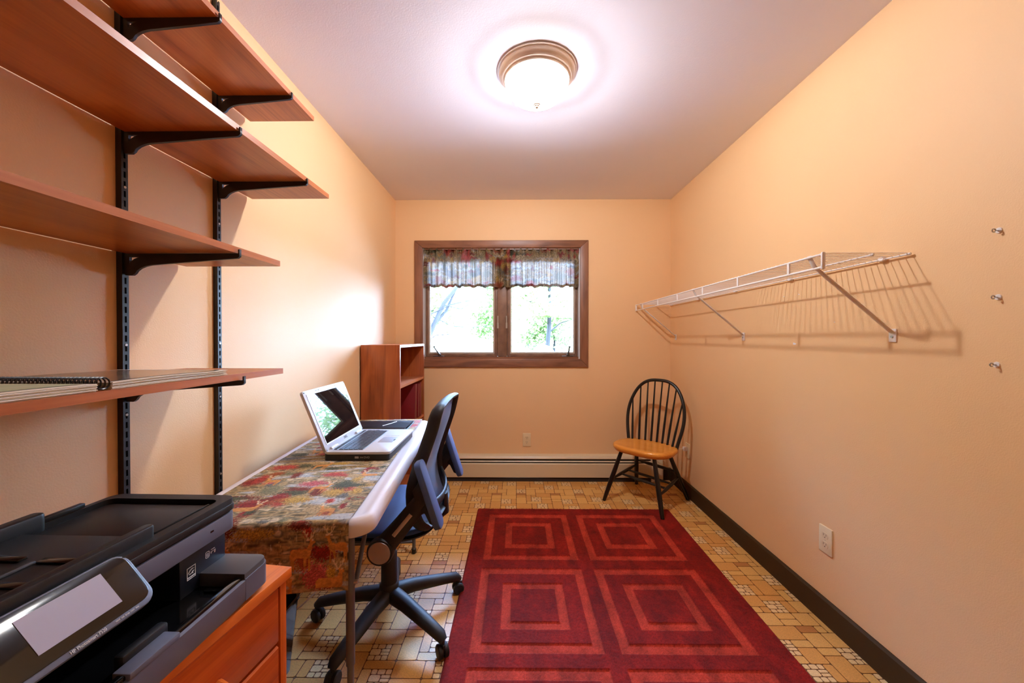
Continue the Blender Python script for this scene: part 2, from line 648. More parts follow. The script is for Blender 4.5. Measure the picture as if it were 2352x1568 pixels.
for ti in range(-3, 5):
    for tj in range(-3, 8):
        ox, oy = -1.046 + 0.02 + ti * 12 * U + 0.9144, 3.283 - 0.03 - (tj + 1) * 12 * U
        for (i, j, w, h, c) in pat:
            x0, x1, y0, y1 = ox + i * U, ox + (i + w) * U, oy + j * U, oy + (j + h) * U
            x0, x1, y0, y1 = max(x0, XL), min(x1, XR), max(y0, YF), min(y1, YB)
            if x1 - x0 < 0.008 or y1 - y0 < 0.008:
                continue
            if x0 > RUG[0] + .02 and x1 < RUG[1] - .06 and y0 > RUG[2] and y1 < RUG[3] - .02:
                continue
            tiles.append((x0 + G, x1 - G, y0 + G, y1 - G, c))


def tile_score(t):
    x, y = (t[0] + t[1]) / 2, (t[2] + t[3]) / 2
    if y < 1.32 or abs(x) > y * 1.3:
        return 0
    if x < -0.62 and y < 1.9 or x < -0.55 and y > 2.0:
        return 0
    return (t[1] - t[0]) * (t[3] - t[2]) / y ** 3


tiles.sort(key=tile_score, reverse=True)


def tile_faces(b, x0, x1, y0, y1, c):
    b.mi = c
    k = min(0.0045, .16 * min(x1 - x0, y1 - y0))
    pts = [(x0 + k, y0), (x1 - k, y0), (x1, y0 + k), (x1, y1 - k), (x1 - k, y1), (x0 + k, y1), (x0, y1 - k), (x0, y0 + k)]
    n = 8
    v = [(a, q, -0.002) for a, q in pts] + [(a, q, 0.0) for a, q in pts]
    b._new(v, [tuple(range(8, 16))] + [(i, (i + 1) % n, n + (i + 1) % n, n + i) for i in range(n)])


cache = {}
for t in tiles[:300]:
    w, h = round(t[1] - t[0], 4), round(t[3] - t[2], 4)
    key = (w, h, t[4])
    if key not in cache:
        b = B()
        tile_faces(b, -w / 2, w / 2, -h / 2, h / 2, 0)
        o = b.obj('tile', TILES[t[4]], floor, ((t[0] + t[1]) / 2, (t[2] + t[3]) / 2, 0))
        cache[key] = o.data
    else:
        link('tile', cache[key], floor, ((t[0] + t[1]) / 2, (t[2] + t[3]) / 2, 0))
b = B()
for t in tiles[300:]:
    tile_faces(b, *t)
stuff(b.obj('tile_field', TILES, floor))

# ------------------------------------------------------------------ window
win = bpy.data.objects.new('window_1', None)
COL.objects.link(win)
struct(win)
win.location = (0, YB, 0)
CW = 0.070
ox0, ox1, oz0, oz1 = WX0 - CW, WX1 + CW, WZ0 - CW, WZ1 + 0.064
cas = [('x', [(ox0, oz1), (ox1, oz1), (WX1, WZ1), (WX0, WZ1)], DARKWOOD_H), ('x', [(ox0, oz0), (ox1, oz0), (WX1, WZ0), (WX0, WZ0)], DARKWOOD_H),
       ('z', [(ox0, oz0), (ox0, oz1), (WX0, WZ1), (WX0, WZ0)], DARKWOOD_V), ('z', [(ox1, oz0), (ox1, oz1), (WX1, WZ1), (WX1, WZ0)], DARKWOOD_V)]
for ax, pts, m in cas:
    B().prism(pts, 'xz', -0.018, 0, 0.003).obj('casing_board', m, win)
# jamb liners
B().box(WX0, WX0 + 0.012, 0.0, 0.11, WZ0, WZ1).obj('jamb', JAMBWHITE, win)
B().box(WX1 - 0.012, WX1, 0.0, 0.11, WZ0, WZ1).obj('jamb', JAMBWHITE, win)
B().box(WX0 + 0.012, WX1 - 0.012, 0.0, 0.11, WZ1 - 0.012, WZ1).obj('head_jamb', DARKWOOD_H, win)
B().box(WX0 + 0.012, WX1 - 0.012, 0.0, 0.11, WZ0, WZ0 + 0.018).obj('sill', DARKWOOD_H, win)
MX = -0.120                                                        # mullion centre
B().box(MX - 0.042, MX + 0.042, 0.034, 0.11, WZ0 + 0.018, WZ1 - 0.012, 0.008).obj('mullion', SASHWOOD, win)
for (a, c) in ((WX0 + 0.012, MX - 0.042), (MX + 0.042, WX1 - 0.012)):
    z0, z1 = WZ0 + 0.018, WZ1 - 0.012
    b = B()
    fw, fb = 0.026, 0.026
    b.box(a, a + fw, 0.045, 0.085, z0, z1, 0.003)
    b.box(c - fw, c, 0.045, 0.085, z0, z1, 0.003)
    b.box(a + fw, c - fw, 0.045, 0.085, z0, z0 + fb, 0.003)
    b.box(a + fw, c - fw, 0.045, 0.085, z1 - fb, z1, 0.003)
    b.mi = 1
    g = 0.013
    b.box(a + fw, a + fw + g, 0.044, 0.075, z0 + fb, z1 - fb)
    b.box(c - fw - g, c - fw, 0.044, 0.075, z0 + fb, z1 - fb)
    b.box(a + fw + g, c - fw - g, 0.044, 0.075, z0 + fb, z0 + fb + g)
    b.box(a + fw + g, c - fw - g, 0.044, 0.075, z1 - fb - g, z1 - fb)
    sash = b.obj('sash', [SASHWOOD, SASHGREY], win)
    B().box(a + fw + g, c - fw - g, 0.060, 0.064, z0 + fb + g, z1 - fb - g).obj('glass_pane', GLASS, sash)
# cranks and latches
BRONZE = mat('dark_bronze', srgb(84, 76, 66), 0.35, 0.7)
for cx, lean in ((-0.672, -0.045), (0.448, 0.012)):
    b = B()
    b.box(cx - 0.05, cx + 0.05, 0.004, 0.03, WZ0 + 0.018, WZ0 + 0.026, 0.003)
    b.cyl((cx + 0.005, 0.014, WZ0 + 0.024), 0.013, 0, 0.018, n=14, bev=0.003)
    b.tube([(cx + 0.005, 0.012, WZ0 + 0.038), (cx + 0.005 + lean * .5, 0.008, WZ0 + 0.068), (cx + 0.005 + lean, 0.006, WZ0 + 0.1)], [0.009, 0.006, 0.0045], 8)
    b.lathe([(0, -.008), (.006, -.006), (.008, 0), (.006, .006), (0, .008)], (cx + 0.005 + lean, 0.006, WZ0 + 0.104), 10)
    b.obj('crank_handle', BRONZE, win)
for cx in (MX - 0.038, MX + 0.038):
    b = B().box(cx - 0.004, cx + 0.004, 0.022, 0.036, 1.34, 1.42, 0.003)
    b.box(cx - 0.007, cx + 0.007, 0.024, 0.036, 1.31, 1.36, 0.003)
    b.obj('sash_latch', SASHGREY, win)

# ------------------------------------------------------------------ printed cloth painter
SR = lambda r, g, bb: np.array(srgb(r, g, bb)[:3])


def vnoise(h, w, sy, sx, g):
    gy, gx = max(2, int(h / sy) + 2), max(2, int(w / sx) + 2)
    a = g.random((gy, gx))
    y = np.linspace(0, gy - 1.001, h)
    x = np.linspace(0, gx - 1.001, w)
    y0, x0 = y.astype(int), x.astype(int)
    fy, fx = (y - y0)[:, None], (x - x0)[None, :]
    fy, fx = fy * fy * (3 - 2 * fy), fx * fx * (3 - 2 * fx)
    A, Bq = a[np.ix_(y0, x0)], a[np.ix_(y0, x0 + 1)]
    Cq, D = a[np.ix_(y0 + 1, x0)], a[np.ix_(y0 + 1, x0 + 1)]
    return (A * (1 - fx) + Bq * fx) * (1 - fy) + (Cq * (1 - fx) + D * fx) * fy


def inpoly(px, py, poly):
    ins = np.zeros(px.shape, bool)
    n = len(poly)
    for i in range(n):
        x1, y1 = poly[i]
        x2, y2 = poly[(i + 1) % n]
        if y1 == y2:
            continue
        c = ((y1 > py) != (y2 > py)) & (px < (x2 - x1) * (py - y1) / (y2 - y1) + x1)
        ins ^= c
    return ins


STAG = [(-.42, .10), (-.40, .28), (-.30, .36), (.02, .34), (.14, .36), (.22, .52), (.24, .62), (.20, .70), (.30, .69), (.42, .60), (.43, .56), (.34, .54), (.30, .40), (.28, .22), (.24, .08),
        (.25, -.40), (.20, -.40), (.18, .02), (.12, .00), (.10, -.40), (.05, -.40), (.04, .06), (-.22, .04), (-.28, -.06), (-.27, -.40), (-.32, -.40), (-.34, -.04), (-.36, -.40), (-.41, -.40), (-.41, -.02)]
LYING = [(-.5, -.18), (-.5, .06), (-.38, .16), (.1, .16), (.24, .2), (.30, .38), (.26, .48), (.36, .5), (.5, .40), (.48, .35), (.42, .34), (.42, .1), (.40, -.12), (.3, -.2)]


def paint(wm, hm, res, seed, deer, bush=1.0, iso=False):
    """returns an (h, w, 3) linear colour sheet; row 0 is the bottom"""
    g = np.random.default_rng(seed)
    h, w = int(round(hm / res)) + 1, int(round(wm / res)) + 1
    yy, xx = np.mgrid[0:h, 0:w] * res
    s = 0.02 / res
    sx_ = .35 if iso else .75
    n1 = vnoise(h, w, 1.1 * s, 3.5 * sx_ * s, g) * .55 + vnoise(h, w, .35 * s, 1.2 * sx_ * s, g) * .45
    n2 = vnoise(h, w, 2.5 * s, 4 * s, g)
    fine = vnoise(h, w, .12 * s, .18 * s, g)
    pal = [SR(64, 58, 40), SR(124, 106, 72), SR(174, 144, 100), SR(92, 88, 68), SR(204, 178, 140), SR(146, 132, 114)]
    img = np.zeros((h, w, 3))
    stops = np.linspace(0.18, 0.82, len(pal))
    for k in range(3):
        img[..., k] = np.interp(n1 * .75 + n2 * .25, stops, [p[k] for p in pal])
    # pale water and mist streaks
    m = np.clip((vnoise(h, w, .9 * s, 4.5 * s, g) - .70) * 8, 0, 1)[..., None] * .75
    img = img * (1 - m) + SR(176, 180, 184) * m
    # strokes of grass
    for _ in range(int(wm * hm * 4200)):
        cx, cy = g.random() * wm, g.random() * hm
        L = .006 + g.random() * .016
        i0, j0 = int(cy / res), int(cx / res)
        sl = g.normal(0, .45)
        c = [SR(206, 180, 122), SR(58, 50, 30), SR(150, 116, 60), SR(214, 200, 164), SR(84, 60, 36)][g.integers(5)]
        for q in range(int(L / res)):
            ii, jj = i0 + q, j0 + int(sl * q)
            if 0 <= ii < h and 0 <= jj < w:
                img[ii, jj] = img[ii, jj] * .5 + c * .5
    # bushes
    for _ in range(int(wm * hm * 230 * bush)):
        cx, cy = g.random() * wm, g.random() * hm
        rx, ry = .010 + g.random() ** 1.5 * .046, .008 + g.random() ** 1.5 * .036
        c = [SR(132, 36, 30), SR(166, 60, 50), SR(150, 76, 42), SR(176, 84, 84), SR(112, 44, 28), SR(178, 140, 66), SR(72, 74, 52), SR(120, 114, 84), SR(170, 142, 100), SR(98, 96, 92)][g.choice(10, p=[.09, .12, .10, .10, .08, .10, .12, .12, .10, .07])]
        x0, x1, y0, y1 = [int(v / res) for v in (max(cx - rx * 1.4, 0), min(cx + rx * 1.4, wm), max(cy - ry * 1.4, 0), min(cy + ry * 1.4, hm))]
        if x1 - x0 < 2 or y1 - y0 < 2:
            continue
        sub = np.s_[y0:y1, x0:x1]
        d = ((xx[sub] - cx) / rx) ** 2 + ((yy[sub] - cy) / ry) ** 2 + (g.random((y1 - y0, x1 - x0)) - .5) * 1.3
        mk = np.clip((1.05 - d) * 3, 0, 1)[..., None]
        sh = (.45 + 1.05 * g.random((y1 - y0, x1 - x0)) * (1 - .25 * (cy - yy[sub]) / ry))[..., None]
        img[sub] = img[sub] * (1 - mk) + c * sh * mk
    # deer
    for (cx, cy, sc, kind, flip) in deer:
        sx = -sc if flip else sc
        px, py = (xx - cx) / sx, (yy - cy) / sc
        box = (np.abs(px) < .6) & (np.abs(py) < 1.1)
        ins = inpoly(px, py, STAG if kind == 0 else LYING) & box
        tone = (.75 + .5 * vnoise(h, w, .4 * s, .5 * s, g) + .35 * np.clip(py, -.3, .4))[..., None]
        img = np.where(ins[..., None], SR(190, 128, 66) * tone, img)
        hx, hy = (.24, .68) if kind == 0 else (.29, .48)
        for side in (-1, 1):
            for (ax, ay, bx, by) in ((0, 0, .16, .16), (.16, .16, .2, .36), (.1, .1, .08, .26), (.17, .22, .27, .32)):
                for q in np.linspace(0, 1, 60):
                    X = cx + sx * (hx + side * (ax + (bx - ax) * q) * .8)
                    Y = cy + sc * (hy + ay + (by - ay) * q)
                    ii, jj = int(Y / res), int(X / res)
                    if 0 <= ii < h and 0 <= jj < w:
                        img[ii, jj] = SR(214, 190, 150)
        for ex in (-.06, .1):
            e = ((px - hx - ex) / .05) ** 2 + ((py - hy + .02) / .03) ** 2 < 1
            img = np.where((e & box)[..., None], SR(216, 190, 160), img)
    img *= (.72 + .56 * fine)[..., None]
    return np.clip(img, 0, 1)


def sheet(name, P, colr, m, parent=None):
    """P: (h, w, 3) points, colr: (h, w, 3) print colours"""
    h, w, _ = P.shape
    me = bpy.data.meshes.new(name)
    idx = np.arange(h * w).reshape(h, w)
    q = np.stack([idx[:-1, :-1], idx[:-1, 1:], idx[1:, 1:], idx[1:, :-1]], -1).reshape(-1, 4)
    me.vertices.add(h * w)
    me.vertices.foreach_set('co', P.reshape(-1).astype(np.float32))
    me.loops.add(q.size)
    me.loops.foreach_set('vertex_index', q.reshape(-1).astype(np.int32))
    me.polygons.add(len(q))
    me.polygons.foreach_set('loop_start', np.arange(0, q.size, 4, dtype=np.int32))
    me.update(calc_edges=True)
    me.polygons.foreach_set('use_smooth', np.ones(len(q), bool))
    at = me.color_attributes.new('print', 'FLOAT_COLOR', 'POINT')
    c4 = np.ones((h * w, 4), np.float32)
    c4[:, :3] = colr.reshape(-1, 3)
    at.data.foreach_set('color', c4.reshape(-1))
    me.materials.append(m)
    me.validate()
    return link(name, me, parent)


PRINT = attr_mat('autumn_print_cotton', 'print', 0.75, speck=(900, 0.12))
SHEER = attr_mat('autumn_print_thin_cotton', 'print', 0.8, translucent=0.20)

# valance: gathered on a rod, double thick at the pocket and the hem
val = thing('window_valance', 'gathered autumn print valance across the top of the window', 'curtain', (0, YB + 0.007, 0))
vw, vh, vr = 1.345, 0.345, 0.0026
img = paint(vw, vh, vr, 3, [], 1.25, True) * .72
hh, ww = img.shape[:2]
X = np.linspace(-0.800, 0.545, ww)
fold = 0.016 * np.sin(X * 2 * math.pi / .061 + 1.5 * np.sin(X * 9)) + 0.006 * np.sin(X * 2 * math.pi / .027 + 2 * np.sin(X * 15))
Z = np.linspace(0, 1, hh)
P = np.zeros((hh, ww, 3))
zt = 2.000 + 0.007 * np.sin(X * 2 * math.pi / .033 + np.sin(X * 21)) - 0.006 * np.clip(np.sin(X * 4 - 1), 0, 1)
zb = 1.668 + 0.006 * np.sin(X * 2 * math.pi / .11 + 1) + 0.004 * np.sin(X * 2 * math.pi / .06)
for i in range(hh):
    t = Z[i]
    P[i, :, 2] = zb * (1 - t) + zt * t
    P[i, :, 0] = X + 0.006 * (1 - t) * np.sin(X * 31)
    P[i, :, 1] = fold * (1.0 - .75 * math.exp(-((t - .78) / .10) ** 2)) - 0.002 * math.exp(-((t - .8) / .12) ** 2)
sheet('fabric', P, img, SHEER, val)
k = int(hh * .66)
Pb = P[k:].copy()
Pb[..., 1] += 0.018
sheet('rod_pocket', Pb, img[k:], SHEER, val)
k = int(hh * .085)
Ph = P[:k].copy()
Ph[..., 1] += 0.0025
sheet('hem', Ph, img[:k] * .8, SHEER, val)
B().tube([(-0.806, 0.008, 1.927), (0.553, 0.008, 1.927)], 0.003, 10).obj('curtain_rod', WHITEWIRE, val)

# ------------------------------------------------------------------ ceiling light
lt = thing('ceiling_light', 'round flush ceiling light with nickel rings and glowing white glass', 'lamp', (0.094, 1.712, H))
b = B()
b.lathe([(0.0, -0.001), (0.173, -0.001), (0.1775, -0.004), (0.1765, -0.008), (0.169, -0.010), (0.171, -0.013), (0.169, -0.017), (0.156, -0.027), (0.1535, -0.031), (0.156, -0.033),
         (0.1545, -0.036), (0.146, -0.041), (0.144, -0.044), (0.1465, -0.046), (0.144, -0.049), (0.134, -0.049), (0.132, -0.035)], n=64)
b.obj('ring_pan', NICKEL, lt, angle=25)
LAMPGLASS = mat('glowing_lamp_glass', (1, 1, 1, 1), 0.4, emit=((0.92, 0.95, 1.0, 1), LAMP_STRENGTH))
nt = LAMPGLASS.node_tree                                            # milky glass lets part of the bulb light straight through
tr = nt.nodes.new('ShaderNodeBsdfTransparent')
mix = nt.nodes.new('ShaderNodeMixShader')
mix.inputs['Fac'].default_value = 0.45
nt.links.new(nt.nodes['Principled BSDF'].outputs[0], mix.inputs[1])
nt.links.new(tr.outputs[0], mix.inputs[2])
nt.links.new(mix.outputs[0], nt.nodes['Material Output'].inputs['Surface'])
for dx in (0.0,):
    bl = bpy.data.lights.new('bulb', 'POINT')
    bl.energy = BULB_WATTS
    bl.shadow_soft_size = 0.03
    bl.color = (0.92, 0.95, 1.0)
    bo = bpy.data.objects.new('bulb', bl)
    COL.objects.link(bo)
    bo.parent = lt
    bo.location = (dx, 0, -0.066)
b = B()
b.lathe([(0.136, -0.042)] + [(0.139 * math.cos(a), -0.052 - 0.094 * math.sin(a)) for a in [rad(x) for x in range(0, 90, 9)]] + [(0, -0.146)], n=48)
b.obj('glass_bowl', LAMPGLASS, lt)
b = B().lathe([(0.0, -0.143), (0.016, -0.145), (0.016, -0.149), (0.011, -0.151), (0.011, -0.154), (0.007, -0.156), (0.0075, -0.161), (0.004, -0.165), (0, -0.166)], n=16)
b.obj('finial', NICKEL, lt)

# ------------------------------------------------------------------ rug
xr0, xr1, yr0, yr1 = RUG
stp = 0.005
nx, ny = int((xr1 - xr0) / stp), int((yr1 - yr0) / stp)
gx = np.linspace(xr0, xr1, nx + 1)
gy = np.linspace(yr0, yr1, ny + 1)
GX, GY = np.meshgrid(gx, gy)
loop = np.zeros(GX.shape, bool)
for cx in (0.082, 0.668):
    for cy in (2.327, 1.715, 1.112):
        dx, dy = np.abs(GX - cx), np.abs(GY - cy)
        d = np.maximum(dx, dy * (0.262 / 0.266))
        loop |= ((d < .262) & (d > .219)) | ((d < .147) & (d > .105))
z = np.where(loop, 0.0085, 0.0135)
fz = nrg.random(GX.shape)
z = z + (fz - .5) * np.where(loop, 0.0022, 0.0026)
edge = np.minimum(np.minimum(GX - xr0, xr1 - GX), np.minimum(GY - yr0, yr1 - GY))
z = np.where(edge < .001, 0.0015, np.where(edge < 0.006, z * .7, z))
nap = vnoise(GX.shape[0], GX.shape[1], 22, 9, nrg) * .6 + vnoise(GX.shape[0], GX.shape[1], 6, 4, nrg) * .4
cl, cd = SR(166, 50, 30), SR(122, 19, 8)
colr = np.where(loop[..., None], cl, cd) * (.50 + .90 * nap[..., None]) * (.80 + .4 * fz[..., None])
shear = (GY - yr0) / (yr1 - yr0)
RP = np.stack([GX + 0.03 * np.clip((GX - 0.75) / .31, 0, 1) * (shear - .25), GY, z], -1)
RUGM = attr_mat('red_pile', 'print', 0.95, speck=(420, 0.35))
rug = sheet('area_rug', RP, colr, RUGM)
tag(rug, 'red rug with carved nested square pattern on the tiled floor', 'rug')

# ------------------------------------------------------------------ heater, outlets, wall hooks
ht = thing('baseboard_heater', 'long cream baseboard heater with two dark slots below the window', 'heater', (0, YB, 0))
x0, x1 = -1.02, 1.250
B().prism([(0, 0.0), (-0.052, 0.0), (-0.052, 0.024), (-0.046, 0.03), (-0.046, 0.2), (0, 0.205)], 'yz', x0, x1 - 0.1).obj('inner_case', HEATDARK, ht)
B().prism([(-0.06, 0.036), (-0.066, 0.04), (-0.066, 0.150), (-0.058, 0.158), (-0.050, 0.158), (-0.05, 0.036)], 'yz', x0, x1 - 0.1, 0.001).obj('front_panel', BEIGE, ht)
B().prism([(-0.062, 0.170), (-0.056, 0.178), (-0.050, 0.178), (-0.050, 0.170)], 'yz', x0, x1 - 0.1).obj('damper_strip', BEIGE, ht)
B().prism([(-0.056, 0.192), (-0.060, 0.198), (-0.048, 0.216), (0, 0.222), (0, 0.216), (-0.045, 0.205)], 'yz', x0, x1 - 0.1).obj('top_cover', BEIGE, ht)
B().prism([(0, 0.004), (-0.068, 0.004), (-0.068, 0.150), (-0.058, 0.205), (-0.046, 0.222), (0, 0.224)], 'yz', x1 - 0.1, x1, 0.003).obj('end_cap', BEIGE, ht)


def outlet(label, loc, rz, plug=False):
    t = thing('wall_outlet', label, 'outlet', loc, rz)          # local: faces -y
    b = B().prism(rounded(-0.035, 0.035, -0.0575, 0.0575, 0.004, 2), 'xz', -0.006, 0.0)
    ed = [e for e in b.bm.edges if all(v.co.y < -0.005 for v in e.verts)]
    bmesh.ops.bevel(b.bm, geom=ed, offset=0.003, segments=2, affect='EDGES', profile=0.5)
    b.obj('cover_plate', IVORY, t)
    for s in (1, -1):
        b = B().prism([(0.0165 * math.cos(rad(a)), s * 0.0195 + max(-0.0125, min(0.0125, 0.0165 * math.sin(rad(a))))) for a in range(0, 360, 20)], 'xz', -0.0075, -0.004)
        r = b.obj('receptacle', IVORY, t)
        b = B()
        b.box(-0.0075, -0.0055, -0.0078, -0.005, s * .0195 - .001, s * .0195 + .008)
        b.box(0.0055, 0.0075, -0.0078, -0.005, s * .0195 - .001, s * .0195 + .007)
        b.cyl((0, 0, s * .0195 - .0075), 0.0025, -0.0078, -0.005, 'y', 10)
        b.obj('contact_slots', IVORY_D, r)
    B().cyl((0, 0, 0), 0.003, -0.0072, -0.005, 'y', 10).obj('plate_screw', IVORY, t)
    return t


outlet('ivory double outlet under the window above the heater', (0.0945, YB, 0.343), 0)
outlet('ivory double outlet on the right wall above the dark baseboard', (XR, 1.634, 0.356), -math.pi / 2)
outlet('outlet behind the wooden chair with a white plug in it', (XR, 2.944, 0.352), -math.pi / 2)
pc = thing('charger_cord', 'small white plug and thin cord in the outlet behind the wooden chair', 'cord', (XR - 0.0075, 2.944, 0.352 + .0195))
B().box(-0.030, 0.0, -0.014, 0.014, -0.020, 0.010, 0.003).obj('plug', WHITEWIRE, pc)
B().tube([(-0.030, 0, -0.004), (-0.055, 0.01, -0.008), (-0.085, 0.06, -0.06), (-0.11, 0.15, -0.135), (-0.13, 0.24, -0.16), (-0.17, 0.275, -0.15), (-0.26, 0.28, -0.142)], 0.0022, 6).obj('cable', CORD, pc)

for lb, y, zz in (('screw hook on the right wall, topmost of the three', 1.062, 1.520), ('screw hook on the right wall, middle of the three', 1.062, 1.336), ('screw hook on the right wall, lowest of the three', 1.064, 1.149)):
    t = thing('wall_hook', lb, 'hook', (XR, y, zz), 0, 'wall hooks in a vertical line')
    B().lathe([(0, 0), (0.0085, 0), (0.0075, -0.003), (0, -0.0035)], (0, 0, 0), 14, 'x').obj('anchor_collar', WHITEWIRE, t)
    b = B().tube([(0, 0, 0), (-0.010, 0, 0)], 0.0018, 6)
    b.tube([(-0.010 - 0.0045 + 0.0045 * math.cos(a), 0.0, 0.0045 * math.sin(a)) for a in [i * math.pi / 7 for i in range(0, 13)]], 0.0018, 6)
    b.obj('hook', SCREW, t)

# ------------------------------------------------------------------ wire shelf on the right wall
ws = thing('wire_shelf', 'white ventilated wire shelf on the right wall with three braces', 'shelf', (XR, 0, 1.506))
ya, yb = 1.288, 3.270
R_ = 0.0031
xb, xm, xf = -0.012, -0.135, -0.300
B().tube([(xb, ya, 0), (xb, yb, 0)], R_, 8).obj('back_rod', WHITEWIRE, ws)
B().tube([(xm, ya, -0.003), (xm, yb, -0.003)], R_, 8).obj('middle_rod', WHITEWIRE, ws)
B().tube([(xf, ya, 0), (xf, yb, 0)], R_ * 1.2, 8).obj('front_rod', WHITEWIRE, ws)
B().tube([(xf, ya, -0.044), (xf, yb, -0.044)], R_ * 1.2, 8).obj('lip_rod', WHITEWIRE, ws)
wm = None
ncross = int((yb - ya - .01) / 0.0254)
for i in range(ncross + 1):
    y = ya + 0.006 + i * 0.0254
    if wm is None:
        o = B().tube([(xb - 0.002, 0, 0.004), (xf, 0, 0.004)], 0.00145, 6).obj('cross_wire', WHITEWIRE, ws, (0, y, 0))
        wm = o.data
    else:
        link('cross_wire', wm, ws, (0, y, 0))
lm = None
for y in (1.449, 1.778, 2.11, 2.44, 2.775, 3.105):
    if lm is None:
        o = B().box(xf - 0.003, xf + 0.003, -0.006, 0.006, -0.046, 0.003, 0.0015).obj('lip_strut', WHITEWIRE, ws, (0, y, 0))
        lm = o.data
    else:
        link('lip_strut', lm, ws, (0, y, 0))
for y in (ya, yb):
    B().box(xf - 0.006, xf + 0.006, y - 0.004, y + 0.004, -0.051, 0.007, 0.003).obj('end_cap', WHITEWIRE, ws)
for x, zz in ((xb, 0), (xm, -0.003)):
    B().cyl((x, 0, zz), 0.0045, ya - 0.004, ya + 0.012, 'y', 10, 0.0015).obj('rod_cap', WHITEWIRE, ws)
for y in (1.352, 2.232, 3.170):
    pts = [Vector((xf + 0.002, y, 0.006)), Vector((xf + 0.020, y, -0.03)), Vector((xf + 0.045, y, -0.052)), Vector((-0.006, y, -0.262))]
    b = B().tube(pts, 0.0105, 8, flat=(0.42, 1.0, (1, 0, 1)))
    br = b.obj('brace', WHITEWIRE, ws)
    B().box(-0.005, 0.0, y - 0.0135, y + 0.0135, -0.297, -0.250, 0.002).obj('foot_plate', WHITEWIRE, br)
    B().cyl((-0.005, y, -0.278), 0.0045, -0.003, 0.0, 'x', 10).obj('screw', SCREW, br)
for y in (1.385, 1.845, 2.305, 2.77, 3.235):
    b = B().box(-0.018, 0.0, y - 0.008, y + 0.008, -0.006, 0.010, 0.003)
    b.cyl((xb, y, 0), 0.0065, -0.012, 0.012, 'y', 10, 0.002)
    b.obj('wall_clip', WHITEWIRE, ws)

# ------------------------------------------------------------------ shelf standards, brackets, boards on the left wall
for lb, yc in (('black slotted shelf standard on the left wall, nearer one above the printer', 0.9905), ('black slotted shelf standard on the left wall, farther one ending behind the table', 1.308)):
    t = thing('shelf_standard', lb, 'standard', (XL, yc, 0), 0, 'black shelf standards')
    b = B()
    z0, z1, hw = 0.62, 2.39, 0.0085
    b.box(0, 0.0015, -hw, hw, z0, z1)
    b.box(0.0015, 0.014, -hw, -hw + 0.002, z0, z1)
    b.box(0.0015, 0.014, hw - 0.002, hw, z0, z1)
    b.box(0.014, 0.0155, -hw, -0.0026, z0, z1)
    b.box(0.014, 0.0155, 0.0026, hw, z0, z1)
    n = int((z1 - z0) / 0.0254)
    for i in range(n + 1):
        zz = z0 + i * 0.0254
        b.box(0.014, 0.0155, -0.0026, 0.0026, zz, min(zz + 0.009, z1))
    b.obj('channel', BLACKMETAL, t)
    for zz in (0.75, 1.02, 1.205, 1.62, 1.95, 2.3):
        B().cyl((0.0155, 0, zz), 0.0034, 0, 0.0014, 'x', 10).obj('screw', SCREW, t)


def bracket(label, L, y, z):
    arc = [(0.028 + 0.062 * (1 - math.cos(rad(a))) * 0.95, -0.058 + 0.028 * math.sin(rad(a))) for a in range(10, 91, 16)]
    outl = [(0, -0.001), (L - 0.004, -0.001), (L - 0.004, 0.009), (L, 0.010), (L, -0.009), (L - 0.006, -0.014)] + arc[::-1] + [(0.022, -0.058), (0.004, -0.058), (0, -0.052)]
    hole = [(0.014, -0.010), (0.040, -0.010), (0.027, -0.015), (0.019, -0.021), (0.014, -0.027)]
    mt = Matrix(((1, 0, 0, 0), (0, 0, -1, 0), (0, 1, 0, 0), (0, 0, 0, 1)))
    o = curve_prism('shelf_bracket', [outl, hole], 0.007, mt, BLACKMETAL)
    o.location = (XL + 0.0155, y, z)
    return tag(o, label, 'bracket', 'black shelf brackets')


ZA, ZBs, ZC, ZD = 2.061, 1.765, 1.446, 1.113
for lb, L, y, zz in (('black bracket under the top shelf, nearer standard', 0.258, 0.9905, ZA), ('black bracket under the top shelf, farther standard', 0.258, 1.308, ZA),
                     ('black bracket under the second shelf from the top, nearer standard', 0.310, 0.9905, ZBs), ('black bracket under the second shelf from the top, farther standard', 0.310, 1.308, ZBs),
                     ('black bracket under the third shelf from the top', 0.306, 0.9905, ZC), ('black bracket under the lowest shelf with the spiral book', 0.316, 0.9905, ZD)):
    bracket(lb, L, y, zz)
for lb, xf_, yend, zz in (('cherry wood wall shelf board, topmost near the ceiling', -0.780, 1.462, ZA), ('cherry wood wall shelf board, second from the top', -0.727, 1.470, ZBs),
                          ('cherry wood wall shelf board, third from the top', -0.733, 1.172, ZC), ('cherry wood wall shelf board, lowest, holding the spiral book', -0.724, 1.170, ZD)):
    t = thing('shelf_board', lb, 'shelf', (0, 0, zz), 0, 'cherry wall shelf boards')
    B().box(XL + 0.018, xf_ - 0.0015, -0.45, yend, 0, 0.0165).obj('board', CHERRY_Y, t)
    B().box(xf_ - 0.0015, xf_, -0.45, yend, 0, 0.0165).obj('edge_band', CHERRY_E, t)

# spiral bound book lying open on the lowest shelf
bk = thing('spiral_book', 'open spiral bound book lying on the lowest wall shelf', 'book', (-0.727, 0.663, ZD + 0.0165))
PHOTO = mat('glossy_map_page', srgb(150, 128, 108), 0.16, var=(9, srgb(86, 74, 68), 0.2))
GREENPG = mat('pale_green_page', srgb(206, 204, 176), 0.5, var=(14, srgb(176, 186, 146), 0.25))


